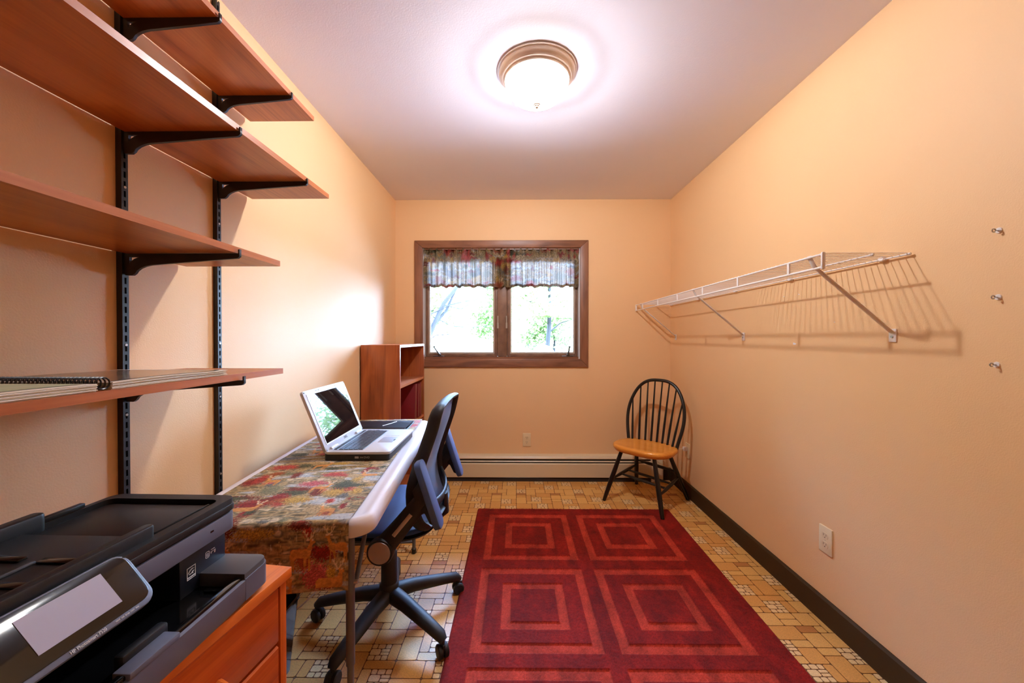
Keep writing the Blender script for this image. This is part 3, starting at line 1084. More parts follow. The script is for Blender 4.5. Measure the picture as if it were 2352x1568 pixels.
def page(y0, y1, topm, seed, name):
    g = random.Random(seed)
    n = 14
    lay = 7
    b = B()
    dep = 0.285
    def ht(s, t):
        return 0.014 * (1 - 0.45 * s) + 0.004 * math.sin(s * 3.1) + 0.004 * t * s
    for L in range(lay):
        f0, f1 = L / lay, (L + 0.72) / lay
        off = g.uniform(-.004, .004)
        ys = [y0 + (y1 + off - y0) * i / n for i in range(n + 1)]
        top = [(yy, ht(i / n, .3) * f1 + (.006 * (i / n) ** 8 * L / lay)) for i, yy in enumerate(ys)]
        bot = [(yy, ht(i / n, .3) * f0 + (.006 * (i / n) ** 8 * L / lay)) for i, yy in enumerate(ys)]
        xo = g.uniform(0, .004)
        b.mi = 0
        vs = [(-xo, yy, zz) for yy, zz in top + bot[::-1]]
        k2 = len(vs)
        v2 = [(-dep + xo, yy, zz) for yy, zz in top + bot[::-1]]
        nn = len(ys)
        faces = []
        for i in range(nn - 1):
            faces += [(i, i + 1, k2 - 2 - i, k2 - 1 - i), (k2 + i, k2 + i + 1, 2 * k2 - 2 - i, 2 * k2 - 1 - i), (i, i + 1, k2 + i + 1, k2 + i)]
        faces += [(nn - 1, nn, k2 + nn, k2 + nn - 1), (0, k2 - 1, 2 * k2 - 1, k2)]
        b._new(vs + v2, faces)
    o = b.obj('page_block', PAPER, bk)
    b = B()
    b.grid(lambda u, v: (-0.012 - (dep - .024) * v, y0 + (y1 - y0) * (0.03 + .94 * u), ht(0.03 + .94 * u, .3) * (6.72 / 7) + .0062 * (0.03 + .94 * u) ** 8 * 6 / 7 + 0.0008), n, 4)
    b.obj(name, topm, bk)


page(0.012, 0.283, PHOTO, 1, 'map_page')
page(-0.012, -0.30, GREENPG, 2, 'green_page')
b = B()
for i in range(36):
    x = -0.006 - i * 0.0078
    b.tube([(x, 0.0125 * math.cos(a), 0.0128 + 0.0105 * math.sin(a)) for a in [q * 2 * math.pi / 12 for q in range(12)]], 0.0015, 5, closed=True)
stuff(b.obj('coil', COIL, bk))

# ------------------------------------------------------------------ bookcase with maroon binders
bc = thing('bookcase', 'low cherry bookcase in the back corner beyond the table', 'bookcase', (-1.036, 2.517, 0))
D_, W_, Hc = 0.262, 0.672, 1.178
TH = 0.018
B().box(0, D_, 0, TH, 0, Hc, 0.0008).obj('side_panel', CHERRY_Z, bc)
B().box(0, D_, W_ - TH, W_, 0, Hc, 0.0008).obj('side_panel', CHERRY_Z, bc)
B().box(0.004, D_ - 0.001, TH, W_ - TH, Hc - TH, Hc).obj('top_panel', CHERRY_E, bc)
B().box(0, 0.004, TH, W_ - TH, 0.05, Hc).obj('back_panel', CHERRY_Z, bc)
for zz in (0.06, 0.57, 0.885):
    B().box(0.004, D_ - 0.002, TH, W_ - TH, zz, zz + TH).obj('shelf', CHERRY_E, bc)
B().box(0.004, D_ - 0.02, TH, W_ - TH, 0, 0.06).obj('kick_plate', CHERRY_Z, bc)
for lb, y0, th, tilt, hz in (('maroon binder in the bookcase, nearest the window end', 2.517 + 0.560, 0.045, 0.0, 0.272), ('maroon binder in the bookcase, thin one in the middle', 2.517 + 0.500, 0.036, 0.03, 0.268),
                             ('maroon binder in the bookcase, leaning one showing its front cover', 2.517 + 0.395, 0.050, 0.085, 0.275)):
    t = thing('binder', lb, 'binder', (-1.036 + 0.03, y0, 0.5885), 0, 'maroon binders on the bookcase shelf')
    t.rotation_euler = (-tilt, 0, 0)
    t.location.z += th * math.sin(tilt)
    B().box(0, 0.222, 0, 0.003, 0, hz, 0.0008).obj('cover', MAROON, t)
    B().box(0, 0.222, th - 0.003, th, 0, hz, 0.0008).obj('cover', MAROON, t)
    B().box(0.2205, 0.224, 0.0, th, 0, hz, 0.001).obj('spine', MAROON, t)
    B().box(0.006, 0.215, 0.004, th - 0.004, 0.004, hz - 0.008).obj('pages', PAPER, t)

# ------------------------------------------------------------------ folding table, cloth
TA = rad(5.3)
TC = (-0.714, 1.601, 0)
tb = thing('folding_table', 'white plastic folding table with grey steel legs against the left wall', 'table', TC, TA)
TWh, TLh, TZ = 0.269, 0.628, 0.737
prof = [(0.0, TZ), (-0.004, TZ + 0.0), (0, 0)]
b = B()
rings = []
for inset, zz in ((0.030, TZ - 0.003), (0.024, TZ), (0.012, TZ), (0.004, TZ - 0.006), (0.0, TZ - 0.016), (-0.002, TZ - 0.042), (0.001, TZ - 0.046), (0.006, TZ - 0.044), (0.010, TZ - 0.02)):
    rings.append([b.bm.verts.new((x, y, zz)) for x, y in rounded(-TWh + inset, TWh - inset, -TLh + inset, TLh - inset, 0.062 - inset, 8)])
for A, Bq in zip(rings, rings[1:]):
    n = len(A)
    for j in range(n):
        b.bm.faces.new((A[j], A[(j + 1) % n], Bq[(j + 1) % n], Bq[j]))
b.bm.faces.new(rings[0])
b.bm.faces.new(rings[-1][::-1])
b.obj('tabletop', TABLEWHITE, tb, angle=50)
for sy in (-1, 1):
    yl = sy * 0.525
    for sx in (-1, 1):
        xl = sx * 0.183
        b = B().tube([(xl, yl, TZ - 0.03), (xl, yl, 0.27)], 0.0125, 14)
        b.tube([(xl, yl, 0.272), (xl, yl, 0.02)], 0.0098, 12)
        lg = b.obj('leg', STEEL, tb)
        B().cyl((xl, yl, 0), 0.0135, 0, 0.03, n=14, bev=0.003).obj('foot_cap', BLACKPL, lg)
    B().tube([(-0.183, yl, 0.066), (0.183, yl, 0.066)], 0.008, 12).obj('cross_bar', STEEL, tb)
    for sx in (-1, 1):
        xl = sx * 0.197
        b = B().tube([(xl, yl - sy * .002, 0.505), (xl, yl - sy * 0.19, TZ - 0.03)], 0.007, 10, flat=(1.0, .6, (1, 0, 0)))
        bl = b.obj('brace', STEEL, tb)
        B().cyl((xl, yl, 0.512), 0.006, -0.012, 0.008, 'x', 10).obj('rivet', SCREW, bl)
B().box(-0.19, 0.19, -0.03, 0.03, TZ - 0.043, TZ - 0.022).obj('centre_hinge', STEEL, tb)

cw, c_top, c_drop = 0.446, 1.262, 0.168
res = 0.0023
deer = [(0.33, 0.085, 0.075, 0, False), (0.415, 0.10, 0.07, 0, True), (0.40, 0.022, 0.075, 1, False), (0.28, 0.02, 0.06, 0, True), (0.12, 0.07, .07, 0, False), (0.05, 0.1, .06, 1, False),
        (0.36, 0.235, 0.06, 0, True), (0.13, 0.27, 0.07, 1, False), (0.28, 0.40, 0.07, 0, False), (0.09, 0.47, 0.07, 0, True), (0.40, 0.52, 0.06, 1, True), (0.2, 0.62, 0.07, 0, False), (0.1, 0.8, .07, 0, True), (0.35, .85, .07, 0, False), (.2, 1.0, .07, 1, False), (.35, 1.2, .07, 0, True)]
img = paint(cw, c_top + c_drop + 0.02, res, 21, deer, 1.15)
hh, ww = img.shape[:2]
sarr = np.linspace(0, (hh - 1) * res, hh)
xs = np.linspace(-cw / 2, cw / 2, ww) - 0.008
P = np.zeros((hh, ww, 3))
rr = 0.012
yn = -TLh - 0.004
for i, s in enumerate(sarr):
    if s < c_drop:
        y, zz = yn, TZ + 0.003 - rr - (c_drop - s)
    elif s < c_drop + rr * math.pi / 2:
        a = (s - c_drop) / rr
        y, zz = yn + rr * (1 - math.cos(a)), TZ + 0.003 - rr * (1 - math.sin(a))
    else:
        y, zz = yn + rr + (s - c_drop - rr * math.pi / 2), TZ + 0.003
    P[i, :, 1] = y
    P[i, :, 2] = zz
    P[i, :, 0] = xs
    d = max(0, (c_drop - s) / c_drop)
    P[i, :, 1] -= d * (0.006 + 0.004 * np.sin(xs * 24 + 1))
    if s > c_drop:
        P[i, :, 2] += 0.0012 * np.clip(np.sin(xs * 30 + s * 9) * np.sin(s * 34 + xs * 5), 0, 1)
P[..., 2] = np.where(P[..., 1] > -TLh + .02, np.maximum(P[..., 2], TZ + 0.0018), P[..., 2])
cloth = sheet('table_runner', P, img, PRINT)
cloth.location = TC
cloth.rotation_euler = (0, 0, TA)
tag(cloth, 'autumn deer print cloth covering the folding table and hanging over its near end', 'tablecloth')

# ------------------------------------------------------------------ laptop
lp = thing('laptop', 'open silver laptop with a dark glossy screen on the printed cloth', 'laptop', (-0.632, 1.668, TZ + 0.0042), rad(1.0))
hd, hl = 0.128, 0.187
b = B().prism(rounded(-hd, hd, -hl, hl, 0.014, 4), 'xy', 0.0, 0.026)
b.obj('lower_case', BLACKPL, lp)
b = B().prism(rounded(-hd, hd + 0.004, -hl - 0.001, hl + 0.001, 0.016, 4), 'xy', 0.024, 0.0345, 0.0025)
b.obj('palm_deck', SILVER, lp)
B().box(-0.105, 0.018, -0.163, 0.163, 0.0345, 0.0352).obj('keyboard_well', SILVERDK, lp)
b = B()
rk = random.Random(2)
for r in range(6):
    x = -0.100 + r * 0.0195
    y = -0.158
    while y < 0.15:
        w = 0.0185 if rk.random() < 0.86 else 0.030
        if r == 5 and -0.07 < y < 0.04:
            w = 0.10
        w = min(w, 0.160 - y)
        b.box(x, x + (0.0165 if r else 0.011), y, y + w - 0.0025, 0.0352, 0.0375)
        y += w
stuff(b.obj('keys', KEYBLK, lp))
B().box(0.035, 0.098, -0.048, 0.032, 0.0343, 0.0349, 0.0002).obj('touchpad', SILVERDK, lp)
for yy in (-0.052, 0.036, 0.058):
    B().box(0.038, 0.098, yy, yy + 0.002, 0.0345, 0.0353).obj('touchpad_line', WHITEWIRE, lp)
B().box(0.094, 0.100, -0.02, 0.0, 0.0345, 0.0352).obj('mark', KEYBLK, lp)
b = B()
b.box(-0.06, 0.03, -hl - 0.0012, -hl + .001, 0.004, 0.021, 0.001)
b.obj('optical_drive', KEYBLK, lp)
B().box(-0.005, 0.010, -hl - 0.0017, -hl, 0.009, 0.017).obj('drive_badge', SILVERDK, lp)
text('DVD', 0.011, SILVERDK, lp, (0.042, -hl - 0.0014, 0.0125), (1, 0, 0), (0, 0, 1), 'drive_lettering')
text('RW', 0.008, SILVERDK, lp, (0.022, -hl - 0.0014, 0.0125), (1, 0, 0), (0, 0, 1), 'drive_lettering')
# lid, tilted back about the hinge
LT = rad(22)
lidm = Matrix.Translation((-hd + 0.012, 0, 0.032)) @ Matrix.Rotation(-LT, 4, 'Y')
lidL = 0.258
b = B().prism(rounded(-hl, hl, 0.0, lidL, 0.012, 4), 'yz', -0.012, 0.0, 0.002)
lid = b.xform(lidm).obj('lid', SILVER, lp)
B().box(0.0, 0.0006, -0.165, 0.165, 0.030, 0.238).xform(lidm).obj('screen', SCREENBLK, lid)
b = B()
for yy in (-0.165, 0.165):
    b.box(0, 0.0018, yy - 0.002, yy + 0.002, 0.028, 0.240)
b.box(0, 0.0018, -0.167, 0.167, 0.026, 0.030)
b.box(0, 0.0018, -0.167, 0.167, 0.238, 0.242)
b.xform(lidm).obj('screen_rim', SILVER, lid)
b = B()
for yy, zz in ((-0.178, 0.006), (0.178, 0.006), (-0.178, 0.25), (0.178, 0.25)):
    b.cyl((0, yy, zz), 0.0032, 0, 0.0012, 'x', 10)
for yy in (-0.09, 0.06):
    b.box(0, 0.0012, yy, yy + 0.018, 0.2475, 0.2495)
    b.box(0, 0.0012, yy + 0.024, yy + 0.027, 0.246, 0.2515)
stuff(b.xform(lidm).obj('rubber_bumpers', KEYBLK, lid))
x_ = lidm.to_3x3() @ Vector((0, 1, 0))
y_ = lidm.to_3x3() @ Vector((0, 0, 1))
text('DELL', 0.015, KEYBLK, lid, lidm @ Vector((0.0006, 0.0, 0.0155)), x_, y_, 'logo')
for yy in (-0.125, 0.125):
    B().cyl((-hd + 0.012, yy, 0.036), 0.008, -0.028, 0.028, 'y', 14, 0.002).obj('hinge', SILVER, lp)

# leather portfolio
pf = thing('portfolio', 'black leather portfolio lying on the cloth behind the laptop', 'portfolio', (-0.738, 2.045, TZ + 0.0045), rad(3))
b = B()
b.grid(lambda u, v: (-0.145 + 0.305 * u, -0.105 + 0.215 * v, 0.020 + 0.004 * math.sin(u * 5) * (1 - v) - 0.010 * v), 14, 8)
bmesh.ops.solidify(b.bm, geom=b.bm.faces[:], thickness=0.003)
b.obj('upper_cover', LEATHER, pf)
B().box(-0.145, 0.163, -0.107, 0.110, 0.0, 0.0035, 0.0012).obj('lower_cover', LEATHER, pf)
B().box(-0.14, 0.15, -0.098, 0.100, 0.004, 0.0115).obj('papers', LEATHER, pf)
B().tube([(-0.145, -0.106, 0.012), (0.02, -0.110, 0.012), (0.158, -0.106, 0.011)], 0.0098, 10).obj('spine', LEATHER, pf)
B().tube([(0.04, -0.085, 0.0262), (0.062, -0.02, 0.0225), (0.078, 0.05, 0.018)], 0.0013, 6).obj('pale_strip', WHITEWIRE, pf)  # thin pale line across the upper cover

# ------------------------------------------------------------------ office chair (facing the table)
oc = thing('office_chair', 'black swivel office chair with blue mesh back and flipped up arms', 'chair', (-0.548, 1.625, 0))
hub = Vector((0, 0, 0))
tips = [(0.270, 0.185), (0.266, -0.185), (-0.095, -0.310), (-0.310, 0.0), (-0.07, 0.315)]
cast_mesh = None
for (tx, ty) in tips:
    d = Vector((tx, ty, 0))
    u = d.normalized()
    b = B().tube([u * 0.02 + Vector((0, 0, .125)), d * .35 + Vector((0, 0, .118)), d * .75 + Vector((0, 0, .095)), d * .97 + Vector((0, 0, .080)), d * 1.02 + Vector((0, 0, .066))],
                 [0.037, 0.032, 0.027, 0.0235, 0.016], 12, flat=(0.85, 1, (0, 0, 1)))
    b.obj('base_arm', CHAIRBLK, oc)
    a = math.atan2(ty, tx) + rng.uniform(-.6, .6)
    if cast_mesh is None:
        b = B()
        for sgn in (-1, 1):
            b.lathe([(0, .004), (.024, .004), (.026, .008), (.026, .017), (.022, .021), (0, .021)] if sgn > 0 else [(0, -.004), (.024, -.004), (.026, -.008), (.026, -.017), (.022, -.021), (0, -.021)], (0, 0, .026), 20, 'y')
        b.box(-.016, .018, -.0045, .0045, .02, .056, .002)
        b.cyl((0, 0, 0), .0095, .04, .072, n=12)
        c = b.obj('caster', CHAIRBLK, oc, (tx, ty, 0))
        cast_mesh = c.data
    else:
        c = link('caster', cast_mesh, oc, (tx, ty, 0))
    c.rotation_euler = (0, 0, a)
b = B().lathe([(0, .10), (.040, .10), (.043, .12), (.040, .165), (.034, .172), (.033, .30), (.029, .305), (.029, .36), (.022, .363), (.022, .43), (0, .43)], n=24)
b.obj('gas_column', CHAIRBLK, oc)
B().box(-.11, .10, -.09, .09, .415, .452, .012, 3).obj('tilt_mechanism', CHAIRBLK, oc)


def cushion(u, v, top):
    # u around, v from rim (0) to centre (1)
    a = 2 * math.pi * u
    e = 0.55
    cx = math.copysign(abs(math.cos(a)) ** e, math.cos(a))
    sy = math.copysign(abs(math.sin(a)) ** e, math.sin(a))
    k = math.sin(v * math.pi / 2)
    rx, ry = 0.262 * (1 - (1 - math.cos(v * math.pi / 2)) * 1.0), 0.242 * (1 - (1 - math.cos(v * math.pi / 2)) * 1.0)
    x, y = -0.028 + rx * cx, ry * sy
    zz = 0.475 + (0.034 * k ** .6 if top else -0.022 * k ** .5)
    if top:
        zz += 0.014 * max(0, (x - .08) / .16) ** 2 + 0.012 * (abs(y) / .24) ** 3
        zz -= 0.02 * max(0, (-x - .14) / .16) ** 2
    return (x, y, zz)


b = B()
b.grid(lambda u, v: cushion(u, v, True), 40, 10)
b.mi = 1
b.grid(lambda u, v: cushion(u, v, False), 40, 6)
bmesh.ops.remove_doubles(b.bm, verts=b.bm.verts[:], dist=0.0008)
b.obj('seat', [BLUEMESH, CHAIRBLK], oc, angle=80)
# backrest
prof = [(0.251, 0.951), (0.243, 0.925), (0.230, 0.874), (0.205, 0.80), (0.178, 0.72), (0.162, 0.655), (0.165, 0.59), (0.182, 0.53), (0.205, 0.50)]
hwid = [0.182, 0.197, 0.201, 0.206, 0.214, 0.222, 0.225, 0.215, 0.190]


def spl(arr, t):
    t = max(0.0, min(1.0, t)) * (len(arr) - 1)
    i = min(int(t), len(arr) - 2)
    f = t - i
    p0 = arr[max(i - 1, 0)]
    p1, p2 = arr[i], arr[i + 1]
    p3 = arr[min(i + 2, len(arr) - 1)]
    return 0.5 * (2 * p1 + (p2 - p0) * f + (2 * p0 - 5 * p1 + 4 * p2 - p3) * f * f + (3 * p1 - p0 - 3 * p2 + p3) * f ** 3)


def back_pt(s, t, depth=0.0):
    """s -1..1 across, t 0 top..1 bottom"""
    x = spl([q[0] for q in prof], t)
    zz = spl([q[1] for q in prof], t)
    w = spl(hwid, t)
    return Vector((x + 0.022 * (1 - s * s) * min(1, t * 4) + depth, s * w, zz))


ringpts = [back_pt(-1, t / 24) for t in range(24, -1, -1)] + [back_pt(s, 0) + Vector((0, 0, .010 * (1 - s * s))) for s in [-.8 + .2 * i for i in range(0, 9)]] + [back_pt(1, t / 24) for t in range(0, 25)] + [back_pt(s, 1) for s in [.8 - .2 * i for i in range(0, 9)]]
b = B().tube(ringpts, 0.024, 10, closed=True, flat=(1.0, 0.5, (1, 0, 0.25)))
b.obj('back_frame', CHAIRBLK, oc, angle=60)
b = B()
b.grid(lambda u, v: back_pt(-.97 + 1.94 * u, 0.02 + .96 * v), 24, 40)
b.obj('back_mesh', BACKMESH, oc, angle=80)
# curved lumbar band behind the mesh
band = []
for i in range(17):
    a = -1 + 2 * i / 16
    band.append(Vector((0.175 + 0.062 * (1 - a * a), a * 0.240, 0.585 - 0.03 * (1 - a * a))))
B().tube(band, 0.019, 10, flat=(0.45, 1.0, (1, 0, 0))).obj('lumbar_band', CHAIRBLK, oc, angle=60)
b = B().tube([(0.08, 0, .44), (0.20, 0, .445), (0.245, 0, .48), (0.243, 0, .56)], [.028, .03, .03, .022], 10, flat=(1, .5, (0, 1, 0)))
b.obj('back_support', CHAIRBLK, oc)
for sgn in (-1, 1):
    y = sgn * 0.262
    piv = Vector((0.06, y, 0.455))
    end = Vector((0.225, y, 0.655))
    b = B().tube([piv, piv.lerp(end, .5), end], [0.040, 0.033, 0.030], 12, flat=(0.42, 1.0, (0, 1, 0)))
    # gusset to pad
    arm = b.obj('arm', CHAIRBLK, oc)
    dirv = (end - piv).normalized()
    side = Vector((0, sgn, 0))
    b = B().tube([piv + dirv * .075 + side * .0135, piv + dirv * .175 + side * .0135], 0.0075, 10, flat=(0.3, 1.0, (0, 1, 0)))
    b.obj('silver_strip', DISC, arm)
    b = B().lathe([(0, -0.018), (0.046, -0.018), (0.048, -0.012), (0.048, 0.012), (0.045, 0.017), (0, 0.017)], piv + side * .004, 28, 'y')
    b.obj('pivot_ring', CHAIRBLK, arm)
    b = B().lathe([(0, 0), (0.040, 0), (0.039, sgn * .0025), (0, sgn * .003)], piv + side * (.0205 if sgn > 0 else .0215), 28, 'y')
    b.obj('pivot_disc', DISC, arm)
    top, bot = Vector((0.194, y, 0.778)), Vector((0.272, y, 0.538))
    ax = (bot - top).normalized()
    nrm = Vector((0.95, 0, 0.31))
    nrm = (nrm - ax * ax.dot(nrm)).normalized()
    mt = Matrix((ax, Vector((0, 1, 0)), nrm)).transposed().to_4x4()
    mt.translation = (top + bot) / 2
    b = B().prism(rounded(-.126, .126, -.034, .034, .022, 5), 'xy', -.012, .013, 0.005)
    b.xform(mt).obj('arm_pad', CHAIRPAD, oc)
    b = B().prism([(-.07, 0), (-.05, -.014), (-.03, -.040), (.03, -.044), (.06, -.022), (.10, -.016), (.115, 0)], 'xz', -.011, .011, .003)
    b.xform(mt @ Matrix.Translation((0, 0, -.011))).obj('pad_gusset', CHAIRBLK, oc)

# ------------------------------------------------------------------ windsor chair
CA = rad(-45)
wc = thing('windsor_chair', 'black spindle back wooden chair with honey coloured seat by the right wall', 'chair', (0.962, 2.832, 0), CA)   # local front is -y
ZS = 0.425
b = B()


def seat_out(a, k=1.0):
    x, y = math.cos(a), math.sin(a)
    e = .62
    sx = math.copysign(abs(x) ** e, x) * 0.226
    sy = math.copysign(abs(y) ** (.8 if y < 0 else .62), y) * (0.178 if y < 0 else 0.170)
    sx *= 1 - .10 * max(0, y)
    return sx * k, sy * k


n = 48
rings = []
for k, zz in ((.0, -.004), (.45, -.004), (.8, 0.0), (.955, 0.0), (.985, -.003), (1.0, -.012), (.99, -.026), (.93, -.042), (.85, -.044), (0.0, -.044)):
    if k == 0:
        rings.append([b.bm.verts.new((0, 0, ZS + zz))])
    else:
        rings.append([b.bm.verts.new((*seat_out(2 * math.pi * j / n, k), ZS + zz)) for j in range(n)])
for A, Bq in zip(rings, rings[1:]):
    for j in range(n):
        q = []
        for vv in (A[j % len(A)], A[(j + 1) % n % len(A)], Bq[(j + 1) % n % len(Bq)], Bq[j % len(Bq)]):
            if vv not in q:
                q.append(vv)
        if len(q) > 2:
            b.bm.faces.new(q)
b.obj('seat', SEATWOOD, wc, angle=60)
legs = {}
for nm, ft, tp in (('fl', (-.228, -.193), (-.125, -.115)), ('fr', (.224, -.198), (.125, -.115)), ('br', (.213, .268), (.125, .115)), ('bl', (-.213, .285), (-.125, .115))):
    p0, p1 = Vector((*tp, ZS - .04)), Vector((*ft, 0.0125 if nm == 'fr' else 0.0))    # one foot stands on the rug
    legs[nm] = (p0, p1)
    B().tube([p0, p0.lerp(p1, .25), p0.lerp(p1, .55), p0.lerp(p1, .85), p1], [.0135, .0155, .0175, .0155, .0125], 14).obj('leg', BLACKWOOD, wc)


def at(nm, z):
    p0, p1 = legs[nm]
    return p0.lerp(p1, (p0.z - z) / (p0.z - p1.z))


def stretcher(a, c, r=.0125):
    B().tube([a, a.lerp(c, .12), a.lerp(c, .32), a.lerp(c, .68), a.lerp(c, .88), c], [.007, .008, r, r, .008, .007], 10).obj('stretcher', BLACKWOOD, wc)


a1, a2 = at('fl', .165), at('bl', .195)
c1, c2 = at('fr', .150), at('br', .180)
stretcher(a1, a2)
stretcher(c1, c2)
stretcher(a1.lerp(a2, .36), c1.lerp(c2, .36), .0105)
stretcher(a1.lerp(a2, .62), c1.lerp(c2, .62), .0105)
stretcher(at('bl', .24), at('br', .225))
# bow
YBk, LEAN, HB = 0.110, 0.125, 0.468


def bow(s):
    """s 0..1 from left foot over the top to right foot"""
    a = math.pi * (1 - s)
    x = math.cos(a)
    z = math.sin(a)
    hgt = HB * (z ** 0.80)
    wd = 0.190 + 0.050 * math.sin(min(1, hgt / HB / .62) * math.pi / 2)
    xx = math.copysign(abs(x) ** 0.72, x) * wd
    return Vector((xx, YBk + LEAN * hgt / HB, ZS + hgt))


B().tube([bow(i / 56) - Vector((0, 0, .012 if i in (0, 56) else 0)) for i in range(57)], 0.0125, 12, flat=(1, 1, (0, 1, 0))).obj('bow', BLACKWOOD, wc, angle=60)
samples = [bow(i / 400) for i in range(401)]
for i in range(8):
    f = (i - 3.5) / 3.5
    foot = Vector((f * 0.158, YBk + .040 * (1 - f * f), ZS - .006))
    tx = f * 0.200
    up = [p for p in samples if p.z > ZS + .2]
    top = min(up, key=lambda p: abs(p.x - tx))
    B().tube([foot, foot.lerp(top, .3), foot.lerp(top, .7), top], [.0082, .0088, .0064, .0054], 10).obj('spindle', BLACKWOOD, wc)

# ------------------------------------------------------------------ cabinet with drawers
cb = thing('drawer_cabinet', 'orange oak cabinet with drawers under the printer', 'cabinet', (-0.513, 0.858, 0), rad(-7.66))
CZ, CD, CL = 0.70, 0.43, 0.56
B().box(-CD, 0, -CL, 0, CZ - 0.022, CZ, 0.0012).obj('top_panel', ORANGE_Y, cb)
B().box(-CD + .008, -0.008, -0.026, -0.008, 0, CZ - 0.022, 0.0008).obj('side_panel', ORANGE_Z, cb)
B().box(-CD + .008, -0.008, -CL + .008, -CL + .026, 0, CZ - 0.022, 0.0008).obj('side_panel', ORANGE_Z, cb)
B().box(-CD + .008, -CD + .014, -CL + .026, -0.026, 0.04, CZ - 0.022).obj('back_panel', ORANGE_Z, cb)
B().box(-CD + .02, -0.04, -CL + .026, -0.026, 0.0, 0.06).obj('plinth', ORANGE_F, cb)
hm = None
for z0, z1 in ((0.548, 0.672), (0.310, 0.542), (0.066, 0.304)):
    b = B().prism([(-.022, z0), (-.012, z0), (-.008, z0 + .006), (-.008, z1 - .004), (-.012, z1), (-.022, z1)], 'xz', -CL + .030, -0.032)
    d = b.obj('drawer', ORANGE_F, cb)
    zc = z0 + .040 if z1 - z0 < .15 else (z0 + z1) / 2
    for yy in (-0.205, -0.39):
        b = B().tube([(0.0, yy - .026, zc), (0.016, yy - .022, zc), (0.020, yy, zc), (0.016, yy + .022, zc), (0.0, yy + .026, zc)], [.010, .011, .011, .011, .010], 10)
        for q in range(-3, 4):
            b.tube([(0.0205 + .0085 - abs(q) * .0006, yy + q * .006 - .0012, zc - .008), (0.0225 + .0085 - abs(q) * .0006, yy + q * .006, zc), (0.0205 + .0085 - abs(q) * .0006, yy + q * .006 + .0012, zc + .008)], .0012, 5)
        b.xform(Matrix.Translation((-.008, 0, 0))).obj('pull_handle', ORANGE_Y, d)

# ------------------------------------------------------------------ printer
pr0 = Vector((-0.68, 0.575, CZ))
pr = thing('printer', 'black inkjet printer with flip up control panel on the orange cabinet', 'printer', tuple(pr0), rad(-1.2))


def PB(x0, x1, y0, y1, z0, z1, bev=0.0, seg=2, b=None):
    b = b or B()
    return b.box(x0 - pr0.x, x1 - pr0.x, y0 - pr0.y, y1 - pr0.y, z0 - pr0.z, z1 - pr0.z, bev, seg)


YN, YP = 0.345, 0.803
sh = lambda p: (p[0] - pr0.x, p[1] - pr0.y)
# base tray
b = B().prism([sh(p) for p in rounded(-0.862, -0.533, YN, YP, 0.02, 5)], 'xy', 0.006, 0.034, 0.004)
b.obj('base', BLACKPL, pr)
b = B().prism([sh(p) for p in [(-0.640, 0.733)] + [(-0.5325, 0.733)] + [(-0.5325 - .02 + .02 * math.cos(rad(a)), YP - .02 + .02 * math.sin(rad(a))) for a in range(0, 91, 15)] + [(-0.640, YP)]], 'xy', 0.030, 0.0625, 0.0025)
b.obj('end_plate', GREYPLATE, pr)
b = B().prism([(-0.536 - pr0.x, 0.004), (-0.531 - pr0.x, 0.012), (-0.5305 - pr0.x, 0.050), (-0.536 - pr0.x, 0.052)], 'xz', YN - pr0.y + .02, 0.733 - pr0.y)
b.obj('front_band', GREYBAND, pr)
b = B().prism([sh(p) for p in [(-0.536, 0.7335), (-0.5305, 0.7335)] + [(-0.5305 - .02 + .02 * math.cos(rad(a)), YP + .002 - .02 + .02 * math.sin(rad(a))) for a in range(0, 91, 15)] + [(-0.5505, YP - .003), (-0.536, YP - .02)]], 'xy', 0.010, 0.052)
b.obj('end_band', GREYBAND, pr)
PB(-0.549, -0.536, YN + .02, 0.731, CZ + 0.034, CZ + 0.0575, 0.002).obj('tray_rim', BLACKGL, pr)
PB(-0.80, -0.549, YN + .02, 0.731, CZ + 0.034, CZ + 0.038).obj('tray_floor', BLACKGL, pr)
PB(-0.598, -0.553, 0.712, 0.720, CZ + 0.038, CZ + 0.042, 0.0015).obj('paper_guide', BLACKGL, pr)
PB(-0.572, -0.556, 0.530, 0.600, CZ + 0.040, CZ + 0.070, 0.004).obj('paper_stop', BLACKPL, pr)
PB(-0.556, -0.5295, 0.515, 0.592, CZ + 0.050, CZ + 0.060, 0.002).obj('tray_lever', GREYBAND, pr)
# body behind the tray: two pillars and a back
PB(-0.862, -0.6225, 0.690, YP - .006, CZ + 0.034, CZ + 0.126, 0.002).obj('body_pillar', NAVYPL, pr)
PB(-0.862, -0.6225, YN, 0.40, CZ + 0.034, CZ + 0.126, 0.002).obj('body_pillar', NAVYPL, pr)
PB(-0.862, -0.79, 0.40, 0.690, CZ + 0.034, CZ + 0.126).obj('body_back', BLACKPL, pr)
PB(-0.79, -0.630, 0.40, 0.690, CZ + 0.104, CZ + 0.126).obj('body_header', BLACKPL, pr)
# scanner body and lid
b = B().prism([sh(p) for p in rounded(-0.866, -0.602, YN - .002, YP + .001, 0.018, 5)], 'xy', 0.122, 0.158, 0.002)
b.obj('scanner_body', GREYBAND, pr)
b = B().prism([sh(p) for p in rounded(-0.862, -0.606, YN, YP - .002, 0.016, 5)], 'xy', 0.157, 0.163)
b.obj('scanner_gap', BLACKGL, pr)
b = B().prism([sh(p) for p in rounded(-0.868, -0.600, YN - .004, YP + .003, 0.020, 5)], 'xy', 0.162, 0.176, 0.003)
b.obj('scanner_lid', BLACKPL, pr)
